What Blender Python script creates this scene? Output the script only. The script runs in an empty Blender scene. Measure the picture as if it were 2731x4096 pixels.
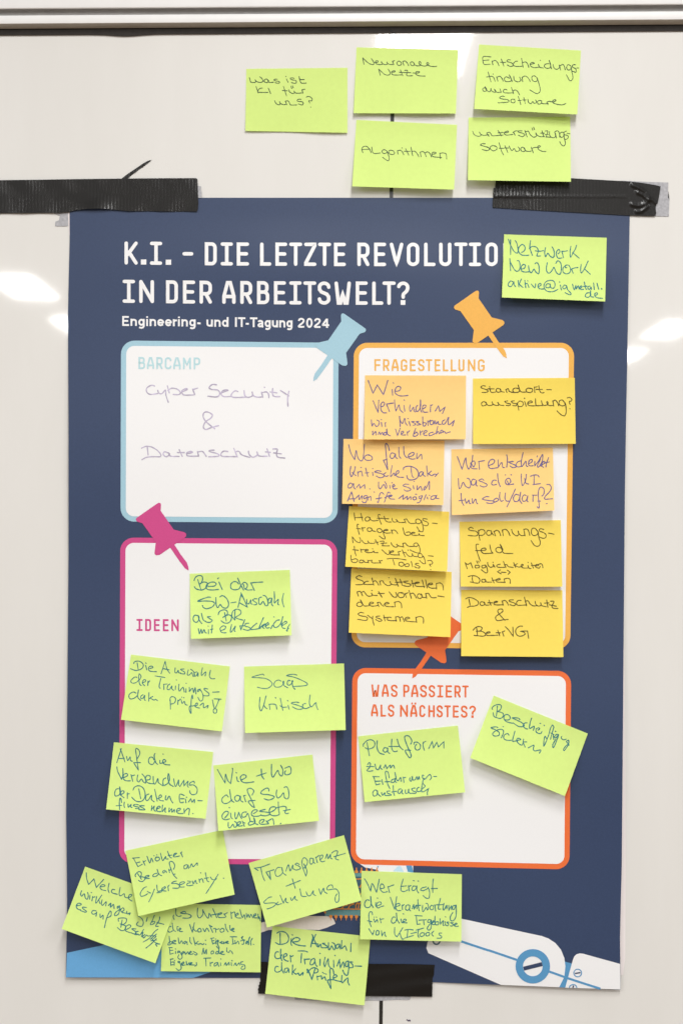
import bpy, bmesh, math, random
from mathutils import Vector
random.seed(7)
S = bpy.context.scene
COL = S.collection

# ------------------------------------------------------------------ scale, camera, light
K = 0.3778e-3            # metres on the board per photo pixel (poster = A0)
PW, PH = 2731.0, 4096.0
CZ = 1.45                # height of the camera above the floor
D = 2.2                  # camera to whiteboard

cam = bpy.data.cameras.new('camera'); cam_o = bpy.data.objects.new('camera', cam); COL.objects.link(cam_o)
cam.sensor_fit = 'VERTICAL'; cam.sensor_height = 36.0
cam.lens = 36.0 * D / (PH * K)
cam_o.location = (0, -D, CZ); cam_o.rotation_euler = (math.pi/2, 0, 0)
cam.clip_start = 0.05; cam.clip_end = 100
S.camera = cam_o

W = bpy.data.worlds.new('World'); S.world = W; W.use_nodes = True
nt = W.node_tree; nt.nodes.clear()
tc = nt.nodes.new('ShaderNodeTexCoord'); sp = nt.nodes.new('ShaderNodeSeparateXYZ')
mr = nt.nodes.new('ShaderNodeMapRange'); mr.inputs[1].default_value = -0.25; mr.inputs[2].default_value = 0.3
cr = nt.nodes.new('ShaderNodeValToRGB')
cr.color_ramp.elements[0].color = (0.62, 0.48, 0.36, 1)      # warm floor
cr.color_ramp.elements[1].color = (0.53, 0.54, 0.56, 1)      # pale walls and ceiling
bg = nt.nodes.new('ShaderNodeBackground'); bg.inputs[1].default_value = 0.56
wo = nt.nodes.new('ShaderNodeOutputWorld')
L = nt.links.new
L(tc.outputs['Generated'], sp.inputs[0]); L(sp.outputs[2], mr.inputs[0]); L(mr.outputs[0], cr.inputs[0])
L(cr.outputs[0], bg.inputs[0]); L(bg.outputs[0], wo.inputs[0])

S.view_settings.view_transform = 'Standard'; S.view_settings.look = 'None'
S.view_settings.gamma = 1.0; S.view_settings.use_curve_mapping = False
S.view_settings.exposure = -0.09
try: S.render.film_transparent = False
except Exception: pass

def area(name, loc, sx, sy, rad, color=(1, 0.99, 0.975), rot=(0, 0, 0)):
    l = bpy.data.lights.new(name, 'AREA'); l.shape = 'RECTANGLE'; l.size = sx; l.size_y = sy
    l.energy = rad * math.pi * sx * sy; l.color = color
    o = bpy.data.objects.new(name, l); COL.objects.link(o); o.location = loc; o.rotation_euler = rot
    return o
# ceiling strips of the meeting room, three rows, the nearest of each added to shape shadows
CEIL = CZ + 1.95
LR = 43.0
for row_x, ys in ((-2.75, ((-3.3, 1.5), (-6.05, 1.5), (-10.4, 1.28), (-13.1, 1.43), (-15.95, 1.65))),
                  (0.338, ((-1.75, .95), (-3.45, 1.66), (-8.0, 1.5), (-10.7, 1.35), (-13.4, 1.43), (-15.95, 1.65))),
                  (3.51, ((-3.3, 1.5), (-6.05, 1.5), (-10.6, 1.28), (-13.4, 1.45), (-16.05, 1.35)))):
    for y, ln in ys:
        area('ceiling_and_added_strip', (row_x, y, CEIL), .375, ln, LR)
# tall window far behind, at the side of the room
area('window', (-3.05, -8.0, CZ + .5), .75, 1.9, 2.2, (0.95, 0.98, 1.0), (math.pi/2, 0, math.pi))

# ------------------------------------------------------------------ helpers
def P3(px, py, d):
    """photo pixel measured on the board -> point d metres in front of the board"""
    f = (D - d) / D
    return Vector(((px - PW/2) * K * f, -d, CZ + (PH/2 - py) * K * f))

def mat(name, col, rough=.6, spec=.5, coat=0, coat_r=.05, noise=0, nscale=60, bump=0, bscale=300, hue=None):
    m = bpy.data.materials.new(name); m.use_nodes = True
    n = m.node_tree; b = n.nodes['Principled BSDF']
    b.inputs['Roughness'].default_value = rough
    b.inputs['Specular IOR Level'].default_value = spec
    b.inputs['Coat Weight'].default_value = coat; b.inputs['Coat Roughness'].default_value = coat_r
    b.inputs['Base Color'].default_value = (*col, 1)
    t = None
    if noise or bump:
        t = n.nodes.new('ShaderNodeTexCoord')
    if noise:
        nz = n.nodes.new('ShaderNodeTexNoise'); nz.inputs['Scale'].default_value = nscale; nz.inputs['Detail'].default_value = 5
        r = n.nodes.new('ShaderNodeValToRGB')
        r.color_ramp.elements[0].position = .3; r.color_ramp.elements[1].position = .7
        r.color_ramp.elements[0].color = (*[c*(1-noise) for c in col], 1)
        r.color_ramp.elements[1].color = (*[min(1, c*(1+noise)) for c in col], 1)
        n.links.new(t.outputs['Object'], nz.inputs['Vector']); n.links.new(nz.outputs[0], r.inputs[0])
        n.links.new(r.outputs[0], b.inputs['Base Color'])
    if bump:
        nz = n.nodes.new('ShaderNodeTexNoise'); nz.inputs['Scale'].default_value = bscale; nz.inputs['Detail'].default_value = 4
        bp = n.nodes.new('ShaderNodeBump'); bp.inputs['Strength'].default_value = bump; bp.inputs['Distance'].default_value = .001
        n.links.new(t.outputs['Object'], nz.inputs['Vector']); n.links.new(nz.outputs[0], bp.inputs['Height'])
        n.links.new(bp.outputs[0], b.inputs['Normal'])
    return m

def link_mesh(name, verts, faces, m, parent=None, smooth=True):
    me = bpy.data.meshes.new(name); me.from_pydata([tuple(v) for v in verts], [], faces); me.update()
    if smooth:
        me.polygons.foreach_set('use_smooth', [True]*len(me.polygons))
    o = bpy.data.objects.new(name, me); COL.objects.link(o)
    me.materials.append(m)
    if parent: o.parent = parent
    return o

def tag(o, label, cat, group=None, kind=None):
    o['label'] = label
    if cat: o['category'] = cat
    if group: o['group'] = group
    if kind: o['kind'] = kind
    return o

def empty(name, loc, label, cat, group=None):
    o = bpy.data.objects.new(name, None); COL.objects.link(o); o.location = loc
    o.empty_display_size = .02
    return tag(o, label, cat, group)

def child(o, parent):
    """parent an object whose mesh is in world coordinates"""
    o.parent = parent
    root = parent; off = Vector((0, 0, 0))
    while root: off += root.location; root = root.parent
    o.location = -off
    return o

REG = {'R1': (900, 100, 1.568), 'R2': (1700, 100, 1.568), 'R3': (0, 0, 1.568), 'R4': (1800, 650, 1568/931),
       'R5': (400, 900, 1.568), 'R6': (1250, 900, 1.568), 'S1': (450, 1330, 1.568), 'S2': (1350, 1450, 1.568),
       'S3': (1350, 2000, 1.568), 'S4': (450, 2000, 1.568), 'S5': (400, 2550, 1.568), 'S6': (1380, 2600, 1.4),
       'S7': (230, 3250, 1568/900), 'S8': (950, 3250, 1.568), 'T1': (1731, 3450, 1.568), 'N': (0, 0, 1.0)}
def nat(reg, x, y):
    ox, oy, s = REG[reg]; return (ox + x/s, oy + y/s)
def npts(reg, pts): return [nat(reg, x, y) for x, y in pts]

def interp(tab, t):
    if t <= tab[0][0]: return tab[0][1]
    for (a, va), (b, vb) in zip(tab, tab[1:]):
        if t <= b:
            f = (t-a)/(b-a); return va + (vb-va)*f
    return tab[-1][1]

# ---- smooth strokes -> flat ribbons
def catmull(pts, n=5):
    if len(pts) < 3: return list(pts)
    out = []
    P = [pts[0]] + list(pts) + [pts[-1]]
    for i in range(1, len(P)-2):
        p0, p1, p2, p3 = P[i-1], P[i], P[i+1], P[i+2]
        if p1 == p2: continue
        for k in range(n):
            t = k/n; t2 = t*t; t3 = t2*t
            out.append(tuple(.5*((2*p1[j]) + (-p0[j]+p2[j])*t + (2*p0[j]-5*p1[j]+4*p2[j]-p3[j])*t2 + (-p0[j]+3*p1[j]-3*p2[j]+p3[j])*t3) for j in (0, 1)))
    out.append(tuple(pts[-1]))
    return out

def resample(pts, step):
    out = [pts[0]]
    for a, b in zip(pts, pts[1:]):
        d = math.hypot(b[0]-a[0], b[1]-a[1]); n = max(1, int(math.ceil(d/step)))
        for i in range(1, n+1): out.append((a[0]+(b[0]-a[0])*i/n, a[1]+(b[1]-a[1])*i/n))
    return out

class Ink:
    """collects ribbons in photo-pixel space; a depth function lays them on a surface"""
    def __init__(self): self.v = []; self.f = []; self.lay = 0
    def ribbon(self, pts, w, closed=False, vary=0.0, cap=True, step=9, flat=False):
        q = [pts[0]]
        for p in pts[1:]:
            if math.hypot(p[0]-q[-1][0], p[1]-q[-1][1]) > .35: q.append(p)
        if closed and math.hypot(q[0][0]-q[-1][0], q[0][1]-q[-1][1]) < .4: q.pop()
        if len(q) == 1: q.append((q[0][0]+.5, q[0][1]+.5))
        if not closed: q = resample(q, step)
        n = len(q); h = w/2; base = len(self.v)
        self.lay += 1
        z0 = (self.lay % 9) * 2.2e-5
        if cap and not closed:      # rounded start and end
            def ext(a, b, r):
                d = math.hypot(b[0]-a[0], b[1]-a[1]) or 1
                return (b[0]+(b[0]-a[0])/d*r, b[1]+(b[1]-a[1])/d*r)
            s1 = ext(q[1], q[0], h*.62); s2 = ext(q[1], q[0], h*.95)
            e1 = ext(q[-2], q[-1], h*.62); e2 = ext(q[-2], q[-1], h*.95)
            q = [s2, s1] + q + [e1, e2]; n = len(q)
        ph = random.random()*6
        for i, p in enumerate(q):
            a = q[i-1] if (i or closed) else None
            b = q[(i+1) % n] if (i < n-1 or closed) else None
            def nrm(u, v):
                d = math.hypot(v[0]-u[0], v[1]-u[1]) or 1e-9
                return (-(v[1]-u[1])/d, (v[0]-u[0])/d)
            if a is None: nx, ny = nrm(p, b); m = 1
            elif b is None: nx, ny = nrm(a, p); m = 1
            else:
                n1, n2 = nrm(a, p), nrm(p, b)
                sx, sy = n1[0]+n2[0], n1[1]+n2[1]; d = math.hypot(sx, sy)
                if d < .35: nx, ny = n2; m = 1
                else:
                    nx, ny = sx/d, sy/d; m = min(1.6, 2/d)
            hh = h*m
            if cap and not closed:
                if i in (0, n-1): hh *= .35
                elif i in (1, n-2): hh *= .8
            if vary: hh *= 1 + vary*math.sin(ph + i*.9)
            z = z0 + (0 if flat else 1.6e-5*i/n)
            self.v.append((p[0]+nx*hh, p[1]+ny*hh, z)); self.v.append((p[0]-nx*hh, p[1]-ny*hh, z))
        for i in range(n if closed else n-1):
            j = (i+1) % n
            self.f.append((base+2*i, base+2*i+1, base+2*j+1, base+2*j))
    def build(self, name, m, depth, parent, lift=2.0e-4):
        vs = [P3(x, y, depth(x, y) + lift + z) for x, y, z in self.v]
        return child(link_mesh(name, vs, self.f, m), parent)

def poly_mesh(polys, step=46):
    """photo-pixel polygons cut along a regular grid"""
    V = []; F = []
    for pts in polys:
        bm = bmesh.new()
        bm.faces.new([bm.verts.new((x, y, 0)) for x, y in pts])
        x0 = min(p[0] for p in pts); x1 = max(p[0] for p in pts)
        y0 = min(p[1] for p in pts); y1 = max(p[1] for p in pts)
        bmesh.ops.triangulate(bm, faces=bm.faces[:])
        for ax, lo, hi in ((0, x0, x1), (1, y0, y1)):
            k = math.floor(lo/step)+1
            while k*step < hi:
                co = [0, 0, 0]; co[ax] = k*step; no = [0, 0, 0]; no[ax] = 1
                bmesh.ops.bisect_plane(bm, geom=bm.verts[:]+bm.edges[:]+bm.faces[:], dist=1e-5, plane_co=co, plane_no=no)
                k += 1
        b = len(V); bm.verts.index_update()
        V += [(v.co.x, v.co.y) for v in bm.verts]
        F += [tuple(b+v.index for v in f.verts) for f in bm.faces]
        bm.free()
    return V, F
def sheet(name, polys, m, depth, lift, parent):
    V, F = poly_mesh(polys)
    return child(link_mesh(name, [P3(x, y, depth(x, y)+lift) for x, y in V], F, m), parent)

def rrect(tl, tr, br, bl, r, inset=0):
    """rounded quadrilateral, corners in photo pixels"""
    c = [Vector(p) for p in (tl, tr, br, bl)]
    if inset:
        n = []
        for i in range(4):
            a, p, b = c[i-1], c[i], c[(i+1) % 4]
            n.append(p + (a-p).normalized()*inset + (b-p).normalized()*inset)
        c = n; r = max(4, r-inset)
    out = []
    for i in range(4):
        a, p, b = c[i-1], c[i], c[(i+1) % 4]
        u = (a-p).normalized(); w = (b-p).normalized()
        o = p + u*r + w*r
        for k in range(9):
            t = k/8*math.pi/2
            q = o - w*r*math.cos(t) - u*r*math.sin(t)
            out.append((q.x, q.y))
    return out

# ------------------------------------------------------------------ materials
M = {}
def whiteboard_mat():
    m = mat('whiteboard enamel', (.74, .73, .70), .5, .25, 1.0, .06)
    n = m.node_tree; b = n.nodes['Principled BSDF']
    t = n.nodes.new('ShaderNodeTexCoord'); nz = n.nodes.new('ShaderNodeTexNoise'); nz.inputs['Scale'].default_value = 3.1
    nz.inputs['Detail'].default_value = 7; nz.inputs['Roughness'].default_value = .62
    mp = n.nodes.new('ShaderNodeMapping'); mp.inputs['Scale'].default_value = (2.2, 1, .5)
    r = n.nodes.new('ShaderNodeValToRGB')
    r.color_ramp.elements[0].position = .3; r.color_ramp.elements[1].position = .72
    r.color_ramp.elements[0].color = (.70, .685, .65, 1); r.color_ramp.elements[1].color = (.74, .727, .695, 1)
    n.links.new(t.outputs['Object'], mp.inputs[0]); n.links.new(mp.outputs[0], nz.inputs[0])
    n.links.new(nz.outputs[0], r.inputs[0]); n.links.new(r.outputs[0], b.inputs['Base Color'])
    # wiped, faintly uneven gloss
    nz2 = n.nodes.new('ShaderNodeTexNoise'); nz2.inputs['Scale'].default_value = 9
    n.links.new(t.outputs['Object'], nz2.inputs[0])
    mr = n.nodes.new('ShaderNodeMapRange'); mr.inputs[3].default_value = .028; mr.inputs[4].default_value = .05
    n.links.new(nz2.outputs[0], mr.inputs[0]); n.links.new(mr.outputs[0], b.inputs['Coat Roughness'])
    nz3 = n.nodes.new('ShaderNodeTexNoise'); nz3.inputs['Scale'].default_value = 5
    bp = n.nodes.new('ShaderNodeBump'); bp.inputs['Strength'].default_value = .06; bp.inputs['Distance'].default_value = .002
    n.links.new(t.outputs['Object'], nz3.inputs[0]); n.links.new(nz3.outputs[0], bp.inputs['Height'])
    n.links.new(bp.outputs[0], b.inputs['Coat Normal'])
    return m
M['board'] = whiteboard_mat()
M['seam'] = mat('black seam', (.012, .012, .011), .5, .3, 1.0, .06)
M['alu'] = mat('painted aluminium', (.78, .77, .76), .38, .5, noise=.02, nscale=40)
M['alu_groove_shade'] = mat('aluminium groove in painted shade', (.30, .29, .28), .45, .5, noise=.06, nscale=80)  # shade inside the groove put into the colour
M['alu_under_shade'] = mat('aluminium lower lip in painted shade', (.40, .355, .305), .35, .5, noise=.04, nscale=80)  # underside shade and warm floor bounce put into the colour
M['rubber'] = mat('black gasket', (.024, .020, .017), .7, .3, noise=.2, nscale=200)
PR = dict(rough=.5, spec=.38)
def ink(name, col, noise=.035, **kw):
    a = dict(PR); a.update(kw); return mat(name, col, noise=noise, nscale=420, **a)
M['navy'] = ink('navy print', (.029, .050, .113), noise=.07)
M['white'] = ink('white paper', (.815, .815, .82), noise=.008)
M['edge'] = mat('paper edge and board reflection', (.80, .74, .73), .7, .2, noise=.01)
M['sky'] = ink('pale blue print', (.34, .55, .65))
M['skytext'] = ink('pale turquoise print', (.44, .66, .70))
M['amber'] = ink('amber print', (.80, .42, .075))
M['pink'] = ink('magenta print', (.58, .062, .235))
M['orange'] = ink('orange print', (.78, .15, .035))
M['blue'] = ink('bright blue print', (.13, .37, .66))
M['steel'] = ink('steel blue print', (.09, .29, .52))
M['cream'] = ink('pale finger print', (.72, .66, .60))
M['teal'] = ink('teal print', (.13, .30, .32))
M['tealdark'] = ink('dark teal print', (.055, .12, .17))
M['copper'] = ink('copper print', (.72, .26, .05))
M['ice'] = ink('light facet print', (.50, .72, .84))

def note_mat(name, col):
    m = mat(name, col, .78, .18, noise=.018, nscale=160, bump=.12, bscale=900)
    n = m.node_tree; b = n.nodes['Principled BSDF']
    # paper lets a little light through
    tr = n.nodes.new('ShaderNodeBsdfTranslucent'); tr.inputs[0].default_value = (*col, 1)
    mx = n.nodes.new('ShaderNodeMixShader'); mx.inputs[0].default_value = .13
    out = [x for x in n.nodes if x.type == 'OUTPUT_MATERIAL'][0]
    n.links.new(b.outputs[0], mx.inputs[1]); n.links.new(tr.outputs[0], mx.inputs[2]); n.links.new(mx.outputs[0], out.inputs[0])
    return m
M['lime'] = note_mat('lime note paper', (.685, .87, .26))
M['yellow'] = note_mat('yellow note paper', (.90, .70, .125))
M['apricot'] = note_mat('apricot note paper', (.95, .64, .24))
M['pen_dark'] = mat('dark green black pen', (.045, .085, .04), .6, .25, noise=.25, nscale=500)
M['pen_teal'] = mat('teal marker', (.03, .175, .185), .6, .25, noise=.22, nscale=500)
M['pen_violet'] = mat('violet blue marker', (.13, .10, .24), .6, .25, noise=.22, nscale=500)
M['pen_brown'] = mat('black pen on yellow', (.085, .065, .012), .6, .25, noise=.25, nscale=500)
M['pen_lilac'] = mat('faded lilac felt pen', (.47, .42, .55), .6, .25, noise=.25, nscale=120)

def tape_mat():
    m = mat('black cloth tape', (.0075, .0065, .0055), .42, .2, .22, .14)
    n = m.node_tree; b = n.nodes['Principled BSDF']
    t = n.nodes.new('ShaderNodeTexCoord')
    w = n.nodes.new('ShaderNodeTexWave'); w.wave_type = 'BANDS'; w.bands_direction = 'X'
    w.inputs['Scale'].default_value = 62; w.inputs['Distortion'].default_value = 1.2; w.inputs['Detail'].default_value = 2
    w2 = n.nodes.new('ShaderNodeTexWave'); w2.bands_direction = 'Z'; w2.inputs['Scale'].default_value = 200; w2.inputs['Distortion'].default_value = .8
    ad = n.nodes.new('ShaderNodeMath'); ad.operation = 'MULTIPLY_ADD'; ad.inputs[1].default_value = .25
    nz = n.nodes.new('ShaderNodeTexNoise'); nz.inputs['Scale'].default_value = 22
    ml = n.nodes.new('ShaderNodeMath'); ml.operation = 'MULTIPLY'
    bp = n.nodes.new('ShaderNodeBump'); bp.inputs['Strength'].default_value = .3; bp.inputs['Distance'].default_value = .0005
    for x in (w, w2, nz): n.links.new(t.outputs['Object'], x.inputs['Vector'])
    n.links.new(w2.outputs[1], ad.inputs[0]); n.links.new(w.outputs[1], ad.inputs[2])
    n.links.new(ad.outputs[0], ml.inputs[0]); n.links.new(nz.outputs[0], ml.inputs[1])
    n.links.new(ml.outputs[0], bp.inputs['Height']); n.links.new(bp.outputs[0], b.inputs['Normal']); n.links.new(bp.outputs[0], b.inputs['Coat Normal'])
    r = n.nodes.new('ShaderNodeMapRange'); r.inputs[3].default_value = .34; r.inputs[4].default_value = .6
    n.links.new(nz.outputs[0], r.inputs[0]); n.links.new(r.outputs[0], b.inputs['Roughness'])
    return m
M['tape'] = tape_mat()
M['residue'] = mat('grey adhesive residue', (.40, .40, .42), .7, .2, noise=.16, nscale=260)

# ------------------------------------------------------------------ the whiteboard
board = empty('whiteboard', (0, 0, CZ - .9), 'large glossy whiteboard with an aluminium top rail, behind the poster', 'whiteboard')
TILT = -10.0/2731*1.742
def box_sheet(name, x0, x1, y0, y1, d0, d1, m, parent):
    a = [P3(x0, y0, 0), P3(x1, y0, 0), P3(x1, y1, 0), P3(x0, y1, 0)]
    vs = [Vector((p.x, -d1, p.z)) for p in a] + [Vector((p.x, -d0, p.z)) for p in a]
    fs = [(3, 2, 1, 0), (4, 5, 6, 7), (0, 1, 5, 4), (1, 2, 6, 5), (2, 3, 7, 6), (3, 0, 4, 7)]
    return child(link_mesh(name, vs, fs, m, smooth=False), parent)
surface = box_sheet('writing_surface', -1300, 4000, 20, 5200, -.018, 0, M['board'], board)
# dark vertical joint between the two panels
def strip(name, a, b, w, depth, m, parent):
    k = Ink(); k.ribbon([a, b], w, cap=False, step=60)
    return k.build(name, m, lambda x, y: depth, parent, 0)
strip('panel_joint', (1573, 105), (1515, 4700), 14.5, .0004, M['seam'], board)
# smudge
sm = Ink(); sm.ribbon(catmull(npts('S8', [(1062, 1300), (1070, 1306), (1075, 1302), (1082, 1307)])), 4.5, vary=.4)
sm.build('pen_smudge', mat('violet smudge', (.06, .04, .10), .6), lambda x, y: .0003, board)

def rail(name, prof, m, parent, bulge=None, x0=-1300, x1=4000, n=60):
    """extrude a profile of (photo y at x=1365, depth) along the board's top edge"""
    vs = []; fs = []; np_ = len(prof)
    for i in range(n+1):
        x = x0+(x1-x0)*i/n
        for j, (y, d) in enumerate(prof):
            yy = y + TILT*(x-1365)
            if bulge: yy += bulge(x, j)
            vs.append(P3(x, yy, d))
    for i in range(n):
        for j in range(np_-1):
            a = i*np_+j; fs.append((a, a+1, a+np_+1, a+np_))
    o = child(link_mesh(name, vs, fs, m, smooth=True), parent)
    md = o.modifiers.new('edge', 'EDGE_SPLIT'); md.split_angle = math.radians(35)
    return o
rail('top_rail', [(-420, .003), (-420, .017), (-30, .017), (16, .017), (24, .0165), (28, .015), (28, .006)], M['alu'], board)
rail('rail_groove', [(28, .006), (38, .005), (47, .0055), (54, .006)], M['alu_groove_shade'], board)
rail('rail_lip', [(54, .006), (54, .0150), (57, .0160), (66, .0165), (80, .0165), (86, .0160)], M['alu'], board)
rail('rail_underside', [(86, .0160), (91, .0140), (97, .0105), (106.5, .0052)], M['alu_under_shade'], board)
def bul(x, j): return 7*math.exp(-((x-505)/75)**2) if j >= 2 else 0
rail('gasket', [(106.5, .0052), (108, .0030), (132, .0026), (133.2, .0002)], M['rubber'], board, bul, n=240)

# ------------------------------------------------------------------ the poster
LEFT = [(791, 279), (950, 280), (1250, 273), (1700, 275.5), (2200, 275.5), (3000, 269), (3250, 266), (3600, 270), (3960, 264)]
RIGHT = [(791, 2519), (862, 2516.7), (1450, 2506.7), (1700, 2501.7), (2000, 2497), (3450, 2485), (3570, 2482), (3750, 2478), (3960, 2480)]
BOT = [(264, 3910), (1039, 3912), (1734, 3929), (2002, 3940), (2480, 3959)]
def sm(t): t = max(0, min(1, t)); return t*t*(3-2*t)
def pdep(x, y):
    """distance of the poster in front of the board: gentle waves, freer toward the edges below the tape"""
    a = sm((y-850)/260)
    u = (x-1390)/1120; v = (y-800)/3150
    w = .0013*math.sin(x*.0043+y*.0031+.6) + .0011*math.sin(x*.0027-y*.0047+2.1) + .0006*math.sin(x*.011+y*.002) + .0009*math.sin(y*.0068+1.0+.6*math.sin(x*.002))
    near_tape = 1 - math.exp(-(((x-1390)/560)**4)) * math.exp(-((y-3930)/300)**2)
    e = .0055*sm(abs(u)*1.4-.45)*sm(v*1.3) + .003*sm(v*1.2-.2)
    return .0012 + a*near_tape*max(0, .0042 + w*1.7 + e*(.75+.25*math.sin(y*.004)))*.62 + .0003*math.sin(x*.02)*(1-a)*0
poster = empty('poster', P3(1390, 3930, .001), 'large navy conference poster taped to the whiteboard, covered with sticky notes', 'poster')
def grid_sheet(name, nx, ny, fx, m, lift, parent, depth):
    vs = []; fs = []
    for j in range(ny+1):
        for i in range(nx+1):
            x, y = fx(i/nx, j/ny); vs.append(P3(x, y, depth(x, y)+lift))
    for j in range(ny):
        for i in range(nx):
            a = j*(nx+1)+i; fs.append((a, a+nx+1, a+nx+2, a+1))
    return child(link_mesh(name, vs, fs, m), parent)
def pfx(u, v):
    yy = 791 + v*(interp(BOT, 264+u*2216)-791)
    x = interp(LEFT, yy) + u*(interp(RIGHT, yy)-interp(LEFT, yy))
    return x, 791 + v*(interp(BOT, x)-791)
sheet_o = grid_sheet('poster_sheet', 110, 150, pfx, M['navy'], 0, poster, pdep)
# sheet standing in for a board reflection lower right; unprinted paper sliver upper left
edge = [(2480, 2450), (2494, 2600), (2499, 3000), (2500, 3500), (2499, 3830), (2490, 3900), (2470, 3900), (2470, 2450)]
for e_ in (edge, [(273, 850), (290, 850), (290, 960), (277.5, 940)]): sheet('reflection_and_paper_edge', [e_], M['edge'], lambda x, y: .0006, 0, poster)

# --- lettering of the print: straight single-line capitals with rounded corners
def arc(cx, cy, rx, ry, a0, a1, n=7):
    return [(cx+rx*math.cos(math.radians(a0+(a1-a0)*i/n)), cy+ry*math.sin(math.radians(a0+(a1-a0)*i/n))) for i in range(n+1)]
rx, ry = .5, .2
CAPS = {
 'I': [[(.5, 0), (.5, 1)], [(0, 1), (1, 1)], [(0, 0), (1, 0)]],
 'K': [[(0, 0), (0, 1)], [(1, 1), (.15, .42)], [(.28, .55), (1, 0)]],
 'D': [[(0, 1)] + arc(.6, .8, .4, .2, 90, 0) + arc(.6, .2, .4, .2, 0, -90) + [(0, 0), 'c']],
 'E': [[(1, 1), (0, 1), (0, 0), (1, 0)], [(0, .51), (.9, .51)]],
 'F': [[(1, 1), (0, 1), (0, 0)], [(0, .5), (.9, .5)]],
 'L': [[(0, 1), (0, 0), (1, 0)]],
 'T': [[(0, 1), (1, 1)], [(.5, 1), (.5, 0)]],
 'Z': [[(0, 1), (1, 1), (1, .93), (0, .07), (0, 0), (1, 0)]],
 'R': [[(0, 0), (0, 1)] + arc(.55, .8, .45, .2, 90, 0) + arc(.55, .62, .45, .2, 0, -90) + [(0, .42)], [(.5, .42), (1, 0)]],
 'P': [[(0, 0), (0, 1)] + arc(.55, .8, .45, .2, 90, 0) + arc(.55, .62, .45, .2, 0, -90) + [(0, .42)]],
 'B': [[(0, .53), (0, 1)] + arc(.5, .82, .42, .18, 90, 0) + arc(.5, .71, .42, .18, 0, -90) + [(0, .53)],
       [(0, .53)] + arc(.55, .34, .45, .19, 90, 0) + arc(.55, .19, .45, .19, 0, -90) + [(0, 0), (0, .53)]],
 'V': [[(0, 1), (.5, 0), (1, 1)]],
 'O': [arc(.5, .8, .5, .2, 180, 0, 12) + arc(.5, .2, .5, .2, 0, -180, 12) + ['c']],
 'U': [[(0, 1)] + arc(.5, .2, .5, .2, 180, 360, 12) + [(1, 1)]],
 'N': [[(0, 0), (0, 1)], [(0, 1), (1, 0)], [(1, 0), (1, 1)]],
 'A': [[(0, 0), (0, .3), (.36, 1), (.64, 1), (1, .3), (1, 0)], [(0, .29), (1, .29)]],
 'S': [arc(.5, .8, .5, .2, 0, 180, 12) + [(.02, .68), (.2, .56), (.8, .44), (.98, .32)] + arc(.5, .2, .5, .2, 0, -180, 12)],
 'W': [[(0, 1), (.17, 0), (.33, 0), (.5, .55), (.67, 0), (.83, 0), (1, 1)]],
 'M': [[(0, 0), (0, 1)], [(0, 1), (.5, .35), (1, 1)], [(1, 1), (1, 0)]],
 'C': [arc(.5, .8, .5, .2, 0, 180, 12) + arc(.5, .2, .5, .2, 180, 360, 12)],
 'G': [arc(.5, .8, .5, .2, 0, 180, 12) + arc(.5, .2, .5, .2, 180, 360, 12) + [(1, .45), (.6, .45)]],
 'H': [[(0, 0), (0, 1)], [(1, 0), (1, 1)], [(0, .5), (1, .5)]],
 '?': [arc(.5, .8, .5, .2, 170, 0, 10) + [(1, .72), (.88, .6), (.55, .46), (.5, .4), (.5, .3)], [(.5, .06), (.5, -.0)]],
 '.': [[(.5, 0.02), (.5, .1)]],
 '-': [[(0, .5), (1, .5)]],
}
CAPS['Ä'] = CAPS['A'] + [[(.18, 1.24), (.18, 1.2)], [(.82, 1.24), (.82, 1.2)]]
def caps_line(inkc, reg, items, w, tops, bots):
    """items: (char, left, right) measured in the zoomed region; tops/bots: y along x"""
    for ch, l, r in items:
        for st in CAPS[ch]:
            closed = st[-1] == 'c'; pts = st[:-1] if closed else st
            out = []
            ww = w
            if ch == '.': ww = w*1.5
            if ch == '-': pass
            for u, v in pts:
                x = l + w/2 + u*(r-l-w)
                t = interp(tops, x) + w/2; b = interp(bots, x) - w/2
                if ch == '-': v = .49
                out.append(nat(reg, x, b + (t-b)*v))
            if ch == '.':
                x = (l+r)/2; b = interp(bots, x); out = [nat(reg, x, b-33), nat(reg, x, b-1)]; ww = 34
                inkc.ribbon(out, ww/REG[reg][2], cap=False); continue
            if ch == '?' and len(st) == 2:
                x = (l+r)/2-w*.05; b = interp(bots, x); out = [nat(reg, x, b-w*1.35), nat(reg, x, b)]; ww = w*1.35
                inkc.ribbon(out, ww/REG[reg][2], cap=False); continue
            inkc.ribbon(out, ww/REG[reg][2], closed=closed, step=25, flat=True)
L1 = [('K', 155, 238), ('.', 258, 292), ('I', 314, 391), ('.', 413, 448), ('-', 518, 586), ('D', 658, 733), ('I', 757, 834), ('E', 858, 935), ('L', 1004, 1075), ('E', 1100, 1174), ('T', 1186, 1268), ('Z', 1280, 1357), ('T', 1367, 1449), ('E', 1467, 1541)]
L1 += [(c, a+1333, b+1333) for c, a, b in [('R', 280, 356), ('E', 385, 460), ('V', 483, 568), ('O', 590, 668), ('L', 698, 770), ('U', 792, 869), ('T', 887, 970), ('I', 978, 1055), ('O', 1082, 1159), ('N', 1193, 1286)]]
L2 = [('I', 143, 221), ('N', 247, 340), ('D', 415, 490), ('E', 521, 598), ('R', 625, 703), ('A', 767, 851), ('R', 880, 955), ('B', 985, 1062), ('E', 1091, 1166), ('I', 1187, 1264), ('T', 1275, 1356), ('S', 1365, 1445), ('W', 1470, 1573), ('E', 1603, 1678), ('L', 1706, 1776), ('T', 1770, 1853), ('?', 1861, 1939)]
k = Ink(); k2 = Ink()
caps_line(k, 'R5', L1, 22, [(155, 103), (800, 109), (1500, 111), (2450, 110)], [(155, 248), (800, 254), (1500, 258), (2450, 258)])
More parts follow.
